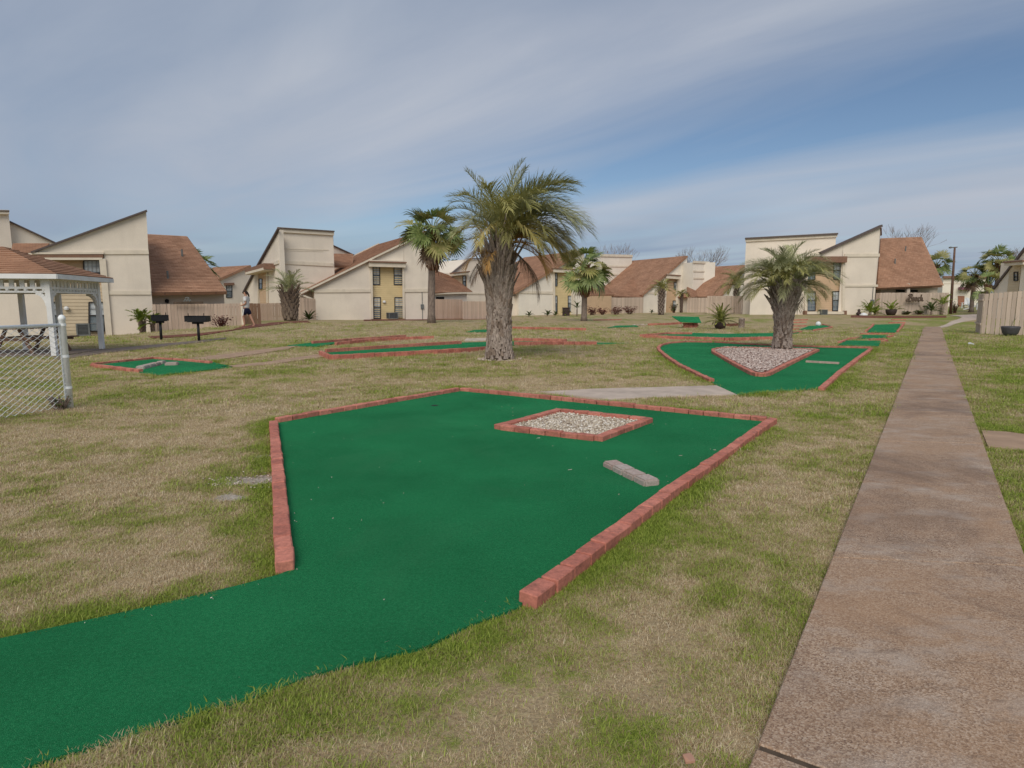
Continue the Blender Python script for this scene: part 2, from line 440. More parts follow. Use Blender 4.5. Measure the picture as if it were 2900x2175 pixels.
# ------------------------------------------------------------ mesh building
WLOC = {}
class MB:
    def __init__(s): s.v, s.f, s.uv = [], [], []
    def add(s, vs, fs, uvs=None):
        o = len(s.v); s.v += [tuple(v) for v in vs]
        for k, f in enumerate(fs):
            s.f.append([i + o for i in f]); s.uv.append(uvs[k] if uvs else None)
        return s
    def hexa(s, c):      # 4 bottom corners then 4 top corners
        return s.add(c, [(0, 3, 2, 1), (4, 5, 6, 7), (0, 1, 5, 4), (1, 2, 6, 5), (2, 3, 7, 6), (3, 0, 4, 7)])
    def box(s, c, size, rz=0.0, rot=None):
        m = rot if rot is not None else Matrix.Rotation(rz, 3, 'Z')
        h = [x / 2 for x in size]; c = Vector(c)
        q = [c + m @ Vector((sx * h[0], sy * h[1], sz * h[2])) for sz in (-1, 1) for sx, sy in ((-1, -1), (1, -1), (1, 1), (-1, 1))]
        return s.hexa(q)
    def beam(s, a, b, w, h, n=None):
        """bar from a to b; w across (along n when given), h the other way"""
        a, b = Vector(a), Vector(b); d = (b - a).normalized()
        n = Vector(n).normalized() if n is not None else (Vector((0, 0, 1)).cross(d).normalized() if abs(d.z) < 0.99 else Vector((1, 0, 0)))
        n = (n - d * n.dot(d)).normalized(); u = d.cross(n)
        q = [e + n * (sx * w / 2) + u * (sy * h / 2) for e in (a, b) for sx, sy in ((-1, -1), (1, -1), (1, 1), (-1, 1))]
        return s.hexa(q)
    def prism(s, poly, vec):
        n = len(poly); vec = Vector(vec)
        vs = [Vector(p) for p in poly] + [Vector(p) + vec for p in poly]
        fs = [tuple(range(n)), tuple(range(2 * n - 1, n - 1, -1))] + [(i, (i + 1) % n, n + (i + 1) % n, n + i) for i in range(n)]
        return s.add(vs, fs)
    def tube(s, pts, rad, n=8, caps=True):
        pts = [Vector(p) for p in pts]
        if isinstance(rad, (int, float)): rad = [rad] * len(pts)
        vs, fs = [], []; ref = None
        for k, p in enumerate(pts):
            d = (pts[min(k + 1, len(pts) - 1)] - pts[max(k - 1, 0)]).normalized()
            if ref is None: ref = d.orthogonal().normalized()
            ref = (ref - d * ref.dot(d)).normalized(); w = d.cross(ref)
            for j in range(n):
                a = 2 * math.pi * j / n
                vs.append(p + (ref * math.cos(a) + w * math.sin(a)) * rad[k])
        for k in range(len(pts) - 1):
            for j in range(n):
                a, b = k * n + j, k * n + (j + 1) % n
                fs.append((a, b, b + n, a + n))
        if caps:
            fs.append(tuple(range(n - 1, -1, -1))); fs.append(tuple(range((len(pts) - 1) * n, len(pts) * n)))
        return s.add(vs, fs)
    def lathe(s, prof, n=16, c=(0, 0, 0)):
        c = Vector(c); vs, fs = [], []
        for r, z in prof:
            for j in range(n):
                a = 2 * math.pi * j / n; vs.append(c + Vector((r * math.cos(a), r * math.sin(a), z)))
        for k in range(len(prof) - 1):
            for j in range(n):
                a, b = k * n + j, k * n + (j + 1) % n; fs.append((a, b, b + n, a + n))
        fs.append(tuple(range(n - 1, -1, -1))); fs.append(tuple(range((len(prof) - 1) * n, len(prof) * n)))
        return s.add(vs, fs)
    def mesh(s, name, mat, off=(0, 0, 0), smooth=False):
        me = bpy.data.meshes.new(name); ox, oy, oz = off
        me.from_pydata([(x - ox, y - oy, z - oz) for x, y, z in s.v], [], s.f)
        if any(u for u in s.uv):
            l = me.uv_layers.new(name="UVMap"); k = 0
            for f, u in zip(s.f, s.uv):
                for j in range(len(f)):
                    l.data[k].uv = u[j] if u else (0, 0); k += 1
        me.materials.append(M(mat) if isinstance(mat, str) else mat)
        if smooth: me.polygons.foreach_set('use_smooth', [True] * len(me.polygons))
        me.update(); return me
    def build(s, name, mat, parent=None, smooth=False, kind=None, label=None):
        off = WLOC.get(parent.name, (0, 0, 0)) if parent else (0, 0, 0)
        o = link(name, s.mesh(name, mat, off, smooth), parent)
        WLOC[o.name] = off
        if kind: o['kind'] = kind
        if label: o['label'] = label
        return o
def link(name, data, parent=None):
    o = bpy.data.objects.new(name, data); C.objects.link(o)
    if parent is not None: o.parent = parent
    return o
def tag(o, label=None, cat=None, group=None, kind=None):
    for k, v in (('label', label), ('category', cat), ('group', group), ('kind', kind)):
        if v: o[k] = v
    return o
def thing(name, label, cat, loc=(0, 0, 0), group=None):
    o = link(name, None); o.location = loc; o.empty_display_size = 0.3
    WLOC[o.name] = tuple(loc)
    return tag(o, label, cat, group)
def copy_thing(src, loc, rz=0.0, label=None, scale=None):
    r = src.copy(); C.objects.link(r); r.location = loc; r.rotation_euler = (0, 0, rz)
    if scale: r.scale = (scale,) * 3
    if label: r['label'] = label
    for ch in list(src.children):
        c = ch.copy(); C.objects.link(c); c.parent = r
        for g in ch.children:
            d = g.copy(); C.objects.link(d); d.parent = c
    return r

# ------------------------------------------------------------ the lawn
def axis(lo, hi, c0, c1, fine, grow, cap=40):
    a = list(np.arange(c0, c1, fine)); st_, x = fine, c1
    while x < hi: a.append(x); st_ = min(st_ * grow, cap); x += st_
    a.append(hi); st_, x, b = fine, c0, []
    while x > lo: st_ = min(st_ * grow, cap); x -= st_; b.append(max(x, lo))
    return np.array(b[::-1] + a)
XS = axis(-900, 900, -6.5, 7.5, 0.10, 1.05); YS = axis(-300, 1500, 1.2, 12.5, 0.10, 1.045)
GX, GY = np.meshgrid(XS, YS)
GZ = gz(GX, GY)

TURFS, HARD = [], []          # world polygons, for keeping blades off them
def inside(poly, x, y):
    poly = np.asarray(poly); r = np.zeros(x.shape, bool); n = len(poly)
    for i in range(n):
        x1, y1 = poly[i]; x2, y2 = poly[(i + 1) % n]
        c = ((y1 > y) != (y2 > y)); 
        with np.errstate(divide='ignore', invalid='ignore'):
            r ^= c & (x < (x2 - x1) * (y - y1) / (y2 - y1 + 1e-12) + x1)
    return r
def edgedist(poly, x, y):
    poly = np.asarray(poly); m = np.full(x.shape, 1e9); n = len(poly)
    for i in range(n):
        a, b = poly[i], poly[(i + 1) % n]; d = b - a; L = max((d * d).sum(), 1e-9)
        t_ = np.clip(((x - a[0]) * d[0] + (y - a[1]) * d[1]) / L, 0, 1)
        m = np.minimum(m, np.hypot(x - a[0] - t_ * d[0], y - a[1] - t_ * d[1]))
    return m

# ------------------------------------------------------------ putting greens: turf, brick borders
BRICK_MESHES = []
def brick_mesh(seed, L=0.193, W=0.1, H=0.10):
    r = random.Random(seed); b = 0.006; vs = []
    import bmesh
    bm = bmesh.new(); bmesh.ops.create_cube(bm, size=1.0)
    for v in bm.verts: v.co = Vector((v.co.x * L, v.co.y * W, v.co.z * H - H / 2)) + Vector((r.uniform(-.003, .003), r.uniform(-.003, .003), r.uniform(-.003, .003)))
    bmesh.ops.bevel(bm, geom=list(bm.edges), offset=b * r.uniform(0.8, 1.5), segments=1, affect='EDGES')
    me = bpy.data.meshes.new('brick'); bm.to_mesh(me); bm.free(); me.materials.append(M('brick')); return me
BRICK_MESHES = [brick_mesh(k) for k in range(6)]
rb = random.Random(3)
def brick_row(parent, pts, blen=0.2, jit=1.0, name='brick', width=1.0, zs=1.0):
    """bricks laid end to end along the top centre line pts"""
    off = Vector(WLOC.get(parent.name, (0, 0, 0)))
    pts = [Vector(p) for p in pts]
    seg = [(pts[i + 1] - pts[i]).length for i in range(len(pts) - 1)]
    tot = sum(seg); n = max(1, round(tot / blen)); step = tot / n
    def at(s):
        for i, l in enumerate(seg):
            if s <= l or i == len(seg) - 1: return pts[i].lerp(pts[i + 1], s / max(l, 1e-6))
            s -= l
    for k in range(n):
        a, b = at(k * step), at((k + 1) * step); d = b - a; c = (a + b) / 2
        o = link(name, rb.choice(BRICK_MESHES), parent)
        o.location = c - off + Vector((rb.uniform(-.003, .003), rb.uniform(-.003, .003), rb.uniform(-.004, .004))) * jit
        o.rotation_euler = (rb.gauss(0, 0.025) * jit, -math.atan2(d.z, math.hypot(d.x, d.y)) + rb.gauss(0, 0.014) * jit, math.atan2(d.y, d.x) + rb.gauss(0, 0.024) * jit)
        o.scale = (d.length / 0.2, width * rb.uniform(0.97, 1.03), zs)
        WLOC[o.name] = tuple(off)
def row_px(parent, px, h=0.07, **k):
    pts = [G(x, y, h) for x, y in px]; brick_row(parent, pts, **k)
    for a, b in zip(pts[:-1], pts[1:]):
        d = (b - a); n = Vector((-d.y, d.x, 0)).normalized() * 0.052
        HARD.append([tuple((a + n).xy), tuple((b + n).xy), tuple((b - n).xy), tuple((a - n).xy)])
    return pts
def subdiv(poly, step):
    out = []
    for i, p in enumerate(poly):
        q = poly[(i + 1) % len(poly)]; n = max(1, int((Vector(q) - Vector(p)).length / step))
        out += [Vector(p).lerp(Vector(q), k / n) for k in range(n)]
    return out
def sheet(name, pts3, mat, parent=None, lift=0.012, thick=0.02, kind=None, label=None, hard=None):
    """a sheet draped over the ground inside an outline"""
    import bmesh
    pts = subdiv([Vector((p[0], p[1], 0)) for p in pts3], 0.8)
    bm = bmesh.new(); f = bm.faces.new([bm.verts.new(p) for p in pts])
    bmesh.ops.triangulate(bm, faces=[f])
    for _ in range(3):
        es = [e for e in bm.edges if e.calc_length() > 1.3]
        if not es: break
        bmesh.ops.subdivide_edges(bm, edges=es, cuts=1); bmesh.ops.triangulate(bm, faces=list(bm.faces))
    vx = np.array([v.co.x for v in bm.verts]); vy = np.array([v.co.y for v in bm.verts]); z = gz(vx, vy)
    for v, zz in zip(bm.verts, z): v.co.z = zz + lift
    ex = bmesh.ops.extrude_face_region(bm, geom=list(bm.faces))
    for v in [g for g in ex['geom'] if isinstance(g, bmesh.types.BMVert)]: v.co.z -= thick
    bmesh.ops.recalc_face_normals(bm, faces=list(bm.faces))
    off = WLOC.get(parent.name, (0, 0, 0)) if parent else (0, 0, 0)
    for v in bm.verts: v.co -= Vector(off)
    me = bpy.data.meshes.new(name); bm.to_mesh(me); bm.free(); me.materials.append(M(mat))
    o = link(name, me, parent); WLOC[o.name] = off
    if kind: o['kind'] = kind
    if label: o['label'] = label
    (TURFS if mat == 'turf' else HARD).append([(p.x, p.y) for p in pts])
    return o
def sheet_px(name, px, mat, parent=None, lift=0.012, **k):
    return sheet(name, [G(x, y, lift) for x, y in px], mat, parent, lift, **k)
def stones(name, poly, count, smin, smax, mat, parent, z0, flat=0.6, kind='stuff', heap=0.0):
    """loose pebbles or chips filling an outline"""
    poly = np.array([(p[0], p[1]) for p in poly]); lo, hi = poly.min(0), poly.max(0)
    V, F, T = [], [], []
    oct_ = np.array([(1,0,0),(-1,0,0),(0,1,0),(0,-1,0),(0,0,1),(0,0,-1)], float)
    fc = np.array([(0,2,4),(2,1,4),(1,3,4),(3,0,4),(2,0,5),(1,2,5),(3,1,5),(0,3,5)])
    n = 0
    while n < count:
        q = rng.uniform(lo, hi, (count * 2, 2)); q = q[inside(poly, q[:, 0], q[:, 1])][:count - n]
        for x, y in q:
            s_ = rng.uniform(smin, smax); sc = s_ * np.array([1, rng.uniform(0.5, 1), flat * rng.uniform(0.5, 1)])
            v = oct_ * sc * rng.uniform(0.75, 1.25, (6, 1)); a = rng.uniform(0, 6.28)
            v = v @ np.array([[math.cos(a), math.sin(a), 0], [-math.sin(a), math.cos(a), 0], [0, 0, 1]])
            v[:, 2] += v[:, 0] * rng.uniform(-.3, .3)
            F.append(fc + len(V) * 6); V.append(v + np.array([x, y, (z0 if not callable(z0) else z0(x, y)) + rng.uniform(0, s_ * 0.7) + heap])); T += [rng.random()] * 6
        n += len(q)
    off = np.array(WLOC.get(parent.name, (0, 0, 0)) if parent else (0, 0, 0))
    me = bpy.data.meshes.new(name); me.from_pydata((np.concatenate(V) - off).tolist(), [], np.concatenate(F).tolist())
    me.attributes.new('tone', 'FLOAT', 'POINT').data.foreach_set('value', np.array(T, np.float32))
    me.materials.append(M(mat)); me.polygons.foreach_set('use_smooth', [True] * len(me.polygons))
    o = link(name, me, parent); o['kind'] = kind; WLOC[o.name] = tuple(off); return o

def green_thing(label, at): 
    p = G(*at); return thing('putting_green', label, 'putting green', (p.x, p.y, p.z), 'brick edged putting greens on the lawn')

# 1: the large green in front
g = green_thing('large five-sided green in front with a flat turf strip running out of its open side', (1300, 1400))
sheet_px('turf', [(-900,2080),(-500,1960),(-250,1883),(0,1807),(172,1771),(316,1740),(497,1699),(678,1656),(787,1627),(812,1617),(800,1560),(776,1192),(1300,1101),
                  (2182,1187),(1490,1690),(1474,1716),(1413,1740),(1340,1764),(1206,1829),(1000,1877),(881,1911),(723,1975),(588,2011),(488,2042),(384,2079),
                  (280,2110),(158,2142),(81,2169),(-80,2235),(-420,2420),(-1100,2700)], 'turf', g, lift=0.014)
row_px(g, [(808,1590),(800,1510),(797,1450),(790,1370),(784,1290),(778,1230),(774,1190)])
row_px(g, [(783,1183),(1000,1147),(1150,1122),(1296,1098)])
row_px(g, [(1306,1097),(1460,1111),(1750,1139),(2000,1164),(2172,1180)])
row_px(g, [(2190,1182),(2085,1253),(2010,1306),(1890,1387),(1780,1470),(1640,1574),(1494,1680)])
# dark disc laid on the turf; its near-black colour stands for shade inside the hole
hp = G(1231, 1151, 0.0)
mb = MB(); mb.lathe([(0.054, 0.016), (0.054, -0.005)], 14, hp); mb.build('cup', 'dark_opening', g)

isl = thing('pebble_bed', 'low square brick frame of whitish pebbles standing on the large front green', 'pebble bed', tuple(G(1620, 1200)))
IC = [G(x, y, 0.07) for x, y in ((1412,1202),(1583,1157),(1836,1183),(1696,1234))]
for k in range(4): brick_row(isl, [IC[k].lerp(IC[(k + 1) % 4], 0.035 if k % 2 else -0.02), IC[k].lerp(IC[(k + 1) % 4], 0.965 if k % 2 else 1.02)])
icen = sum(IC, Vector()) / 4
ip = [icen + (c - icen) * 0.955 for c in IC]
mb = MB(); mb.add([(p.x, p.y, 0.026) for p in ip], [(0, 1, 2, 3)]); mb.build('gravel_base', 'concrete', isl)
stones('gravel', ip, 3600, 0.010, 0.024, 'pebble', isl, 0.024)

# four grey pavers in a row
pv = thing('paver_row', 'short row of rough grey-brown paving blocks lying on the large front green', 'paving blocks', tuple(G(1790, 1345)))
a, b = G(1727, 1302, 0.065), G(1846, 1359, 0.065)
import bmesh
bm = bmesh.new(); bmesh.ops.create_cube(bm, size=1.0)
for v in bm.verts: v.co = Vector((v.co.x * 0.185, v.co.y * 0.15, v.co.z * 0.07 - 0.035))
bmesh.ops.bevel(bm, geom=list(bm.edges), offset=0.014, segments=2, affect='EDGES')
pme = bpy.data.meshes.new('paver'); bm.to_mesh(pme); bm.free(); pme.materials.append(M('grey_paver'))
for k in range(4):
    o = link('paver', pme, pv); q = a.lerp(b, (k + 0.5) / 4); o.location = q - Vector(pv.location) + Vector((rb.uniform(-.006, .006), 0, rb.uniform(-.004, .004)))
    o.rotation_euler = (0, rb.gauss(0, .015), math.atan2((b - a).y, (b - a).x) + rb.gauss(0, .03)); o.scale.x = (b - a).length / 4 / 0.188

# 2: the green round the mulch bed with the squat palm
g = green_thing('heart-shaped green curving round the triangular mulch bed of the squat palm', (2100, 1080))
sheet_px('turf', [(2029,1091),(2010,1077),(1975,1062),(1922,1034),(1872,1000),(1862,986),(1872,977),(1900,970),(1942,967),(2100,973),(2280,979),(2468,986),
                  (2322,1100),(2240,1107),(2150,1112),(2087,1117)], 'turf', g, lift=0.016)
row_px(g, [(2016,1073),(1979,1057),(1924,1030),(1890,1008),(1868,990),(1864,982),(1874,974),(1900,968),(1942,965),(2017,966)], blen=0.2)
row_px(g, [(2025,966),(2120,972),(2281,978),(2466,982)])
row_px(g, [(2468,985),(2430,1012),(2380,1050),(2326,1097)])
bed = thing('mulch_bed', 'triangular brick-edged bed of pale wood chips under the squat palm', 'planting bed', tuple(G(2170, 1030)))
BP = [(2020,988),(2034,984),(2060,982),(2200,984),(2316,988),(2250,1018),(2172,1055),(2150,1057),(2131,1052),(2080,1026),(2020,993)]
row_px(bed, BP + [BP[0]], h=0.09)
cen = sum((G(x, y, .02) for x, y in BP), Vector()) / len(BP)
bp3 = [G(x, y, 0.05) for x, y in BP]; bp3 = [cen + (p - cen) * 0.965 for p in bp3]
sheet('mulch_base', bp3, 'mulch', bed, lift=0.05)
stones('mulch', bp3, 9000, 0.012, 0.038, 'chip', bed, lambda x, y: 0.055 + 0.0, flat=0.35)
# low board across that green
t = thing('board_obstacle', 'pale low board lying across the green beside the mulch bed', 'board', tuple(G(2330, 1026)))
a, b = G(2283, 1021, 0.06), G(2377, 1026, 0.06)
for k in range(5):
    mb = MB(); p, q = a.lerp(b, k / 5), a.lerp(b, (k + .96) / 5); mb.beam(p - Vector((0, 0, .035)), q - Vector((0, 0, .035)), 0.10, 0.07); mb.build('block', 'wood_chip', t)

# 3: small green by the gazebo
g = green_thing('small low green left of the lawn with a zigzag of grey blocks on it', (450, 1040))
sheet_px('turf', [(262,1033),(330,1024),(434,1014),(597,1024),(665,1039),(560,1050),(452,1062),(401,1054)], 'turf', g, lift=0.02)
row_px(g, [(262,1027),(350,1019),(434,1011)]); row_px(g, [(438,1011),(520,1016),(597,1023)]); row_px(g, [(260,1030),(330,1038),(399,1046)])
bz = thing('block_zigzag', 'zigzag of loose grey blocks on the small green near the gazebo', 'grey blocks', tuple(G(450, 1032)))
for a, b in (((396,1037),(446,1025)), ((448,1022),(466,1022)), ((468,1026),(505,1025))):
    a, b = G(*a, 0.09), G(*b, 0.09); n = max(1, round((b - a).length / 0.38))
    for k in range(n):
        o = link('block', pme, bz); o.location = a.lerp(b, (k + .5) / n) - Vector(bz.location); o.rotation_euler = (0, 0, math.atan2((b - a).y, (b - a).x) + rb.gauss(0, .08)); o.scale = ((b - a).length / n / 0.19, 1.3, 1.3)

# 4: the long green with a ramp
g = green_thing('long narrow green beside the tallest palm with a white ramp at its end', (1130, 985))
sheet_px('turf', [(915,1001),(923,992),(1120,980),(1301,970),(1380,968),(1480,966),(1690,970),(1781,971),(1700,975),(1480,975),(1377,986),(1150,996),(938,1008)], 'turf', g, lift=0.02)
row_px(g, [(907,993),(922,1000),(936,1005)], h=.13, zs=1.6); row_px(g, [(940,1005),(1080,998),(1240,990),(1380,981)], h=.13, zs=1.6)
row_px(g, [(922,988),(1110,976),(1305,965)], h=.13, zs=1.6); row_px(g, [(1455,957),(1530,958),(1605,960)], h=.13, zs=1.6); row_px(g, [(1455,968),(1560,967),(1690,967)], h=.13, zs=1.6)
t = thing('ramp', 'white wedge ramp lying at the far end of the long green', 'ramp', tuple(G(1340, 972)))
a, b = G(1313, 968, 0.0), G(1376, 966, 0.0); mb = MB(); n = Vector((0.1, 1, 0)) * 0.6
mb.hexa([a, b, b + n, a + n, a + Vector((0,0,.02)), b + Vector((0,0,.02)), b + n + Vector((0,0,.10)), a + n + Vector((0,0,.10))]); mb.build('deck', 'concrete', t)

# 5
g = green_thing('narrow green behind the long one with red rows crossing in a shallow zigzag', (930, 975))
sheet_px('turf', [(813,978),(883,970),(1150,953),(1228,954),(1040,966),(950,972),(899,981)], 'turf', g, lift=0.03)
row_px(g, [(884,966),(1010,957),(1149,948)], h=.12, zs=1.5); row_px(g, [(950,969),(1035,961),(1100,956),(1228,951)], h=.12, zs=1.5); row_px(g, [(1000,962),(1040,959)], h=.12, zs=1.5)
# 6
g = green_thing('distant green half hidden by the tallest palm with one straight red row', (1420, 936))
sheet_px('turf', [(1319,940),(1345,934),(1410,932),(1440,935),(1400,940)], 'turf', g, lift=0.03)
row_px(g, [(1380,926),(1453,925),(1560,927),(1660,929)], h=.14, zs=1.7)
# 7
g = green_thing('distant green edged with white stones in front of the fan palm', (1760, 924))
sheet_px('turf', [(1718,928),(1745,922),(1800,921),(1810,925)], 'turf', g, lift=0.03)
row_px(g, [(1836,916),(1880,915),(1930,912)], h=.14, zs=1.7); row_px(g, [(1680,905),(1760,904)])
for k in range(9):
    p = G(1792 + k * 4.9, 921 + (k % 2), 0.0); mb = MB(); s_ = rb.uniform(.05, .09)
    mb.lathe([(s_ * .7, -.03), (s_, s_ * .4), (s_ * .75, s_), (s_ * .3, s_ * 1.3)], 7, p); o = mb.build('white_stone', 'concrete', None, smooth=True)
    tag(o, 'small white stone in the row edging the distant green', 'stone', 'white stones edging a distant green')
# 8
g = green_thing('curved distant green in front of the potted sago running behind the squat palm', (2000, 948))
sheet_px('turf', [(1840,949),(1930,942),(2060,945),(2180,943),(2268,937),(2260,943),(2190,952),(2090,956),(1940,954)], 'turf', g, lift=0.03)
row_px(g, [(1814,947),(1890,941),(1960,941)], h=.12, zs=1.5); row_px(g, [(1820,948),(1950,953),(2060,956),(2186,953)], h=.13, zs=1.6); row_px(g, [(2240,941),(2268,937)])
# 9: stepped green by the walk
g = green_thing('stepped green of three turf panels beside the brown walk', (2450, 965))
sheet_px('turf', [(2373,976),(2398,964),(2496,965),(2488,979)], 'turf', g, lift=0.04)
sheet_px('turf', [(2420,957),(2445,948),(2520,950),(2505,959)], 'turf', g, lift=0.04)
sheet_px('turf', [(2456,940),(2478,919),(2550,917),(2536,941)], 'turf', g, lift=0.05)
row_px(g, [(2452,936),(2466,926),(2474,916)]); row_px(g, [(2542,937),(2552,926),(2560,914)]); row_px(g, [(2516,913),(2564,912)]); row_px(g, [(2524,904),(2566,904)])
row_px(g, [(2376,968),(2400,959)]); row_px(g, [(2498,965),(2512,961)]); row_px(g, [(2512,952),(2530,948)]); row_px(g, [(2402,957),(2440,953)]); row_px(g, [(2462,959),(2505,958)])
row_px(g, [(2436,943),(2536,943)])
# 10
g = green_thing('small distant green with red stepped rows right of the squat palm', (2310, 930))
sheet_px('turf', [(2264,933),(2290,923),(2350,920),(2357,926),(2300,933)], 'turf', g, lift=0.04)
row_px(g, [(2305,933),(2357,925),(2330,917)]); row_px(g, [(2236,931),(2262,930)]); row_px(g, [(2240,922),(2282,921)]); row_px(g, [(2242,912),(2284,911)]); row_px(g, [(2244,905),(2288,904)])
p = G(2317, 924, 0.0); mb = MB(); mb.lathe([(.05, 0), (.15, .06), (.17, .17), (.11, .29), (.03, .32)], 12, p)
tag(mb.build('white_ball', 'pale_plastic', None, smooth=True), 'round white boulder on the small green right of the squat palm', 'ball')

# ------------------------------------------------------------ walks
walk = link('sidewalk', None); walk['kind'] = 'structure'; walk['label'] = 'brown exposed aggregate walk'
LA, LB = G(2120, 2175, .03), G(2604, 960, .03); RA, RB = G(2823, 1360, .03), G(2682, 975, .03)
dirv = ((LB - LA).normalized() + (RB - RA).normalized()).normalized(); dirv.z = 0
jl = G(2146, 2108, .03)
def on_l(y): return Vector((LA.x + (LB.x - LA.x) * (y - LA.y) / (LB.y - LA.y), y, 0))
def on_r(y): return Vector((RA.x + (RB.x - RA.x) * (y - RA.y) / (RB.y - RA.y), y, 0))
SL = 1.52; y0 = jl.y
slabs = []
k = -2
while y0 + k * SL < 38.5:
    ya, yb = y0 + k * SL, y0 + (k + 1) * SL - (0.018 if k == -1 else 0.009)
    dz = rb.uniform(-.002, .002)
    sk = -0.02
    q = [on_l(ya), on_r(ya - (.5 if k == 0 else .12)), on_r(yb - (.5 if k == -1 else .12)), on_l(yb)]
    mb = MB(); tp = [Vector((p.x, p.y, g1(p.x, p.y) + 0.032 + dz)) for p in q]
    mb.hexa([p - Vector((0, 0, .1)) for p in tp] + tp)
    me = mb.mesh('slab', 'aggregate'); bm = bmesh.new(); bm.from_mesh(me)
    bmesh.ops.bevel(bm, geom=list(bm.edges), offset=0.004, segments=1, affect='EDGES'); bm.to_mesh(me); bm.free()
    link('slab', me, walk)
    k += 1
HARD.append([tuple(on_l(-2).xy + Vector((.03, 0))), tuple(on_r(-2).xy - Vector((.03, 0))), tuple(on_r(38.5).xy), tuple(on_l(38.5).xy)])
mb = MB()
for k in range(22):
    ya, yb = -2 + k * 1.85, -2 + (k + 1) * 1.85
    q = [on_l(ya) + Vector((.01, 0, 0)), on_r(ya) - Vector((.01, 0, 0)), on_r(yb) - Vector((.01, 0, 0)), on_l(yb) + Vector((.01, 0, 0))]
    mb.add([(p.x, p.y, g1(p.x, p.y) + 0.0275) for p in q], [(0, 1, 2, 3)])
tag(mb.build('walk_bed', 'joint_soil'), kind='structure')
def path(name, px, mat, lift=0.02): return tag(sheet_px(name, px, mat, None, lift=lift, thick=0.05), kind='structure')
path('side_path', [(2780,1218),(2850,1222),(2990,1240),(3200,1262),(3200,1310),(2990,1290),(2900,1276),(2798,1263)], 'tan_concrete', 0.022)
path('green_path', [(1526,1109),(1689,1100),(1850,1096),(2029,1091),(2087,1117),(1980,1119),(1906,1122),(1725,1130)], 'concrete', 0.02)
path('left_path', [(513,1018),(650,1001),(800,982),(845,978),(815,988),(750,998),(597,1021)], 'tan_concrete', 0.02)
path('far_left_path', [(612,1038),(750,1025),(905,1002),(921,1010),(750,1033),(668,1040)], 'tan_concrete', 0.02)
path('grill_path', [(150,1012),(230,1000),(300,988),(420,977),(560,964),(640,955),(640,959),(560,970),(430,985),(300,998),(170,1018)], 'dark_concrete', 0.02)
path('far_path', [(2612,930),(2690,912),(2725,898),(2690,893),(2760,889),(2790,889),(2766,905),(2700,918),(2668,927)], 'concrete', 0.03)
path('mulch_strip', [(420,952),(560,944),(660,933),(700,922),(760,914),(870,908),(880,913),(770,921),(700,929),(560,950),(430,957)], 'mulch', 0.03)
path('mulch_strip', [(1030,905),(1230,901),(1440,897),(1440,900),(1230,905),(1030,908)], 'mulch', 0.03)
path('mulch_strip', [(2410,893),(2560,894),(2680,894),(2680,898),(2560,899),(2410,898)], 'mulch', 0.04)
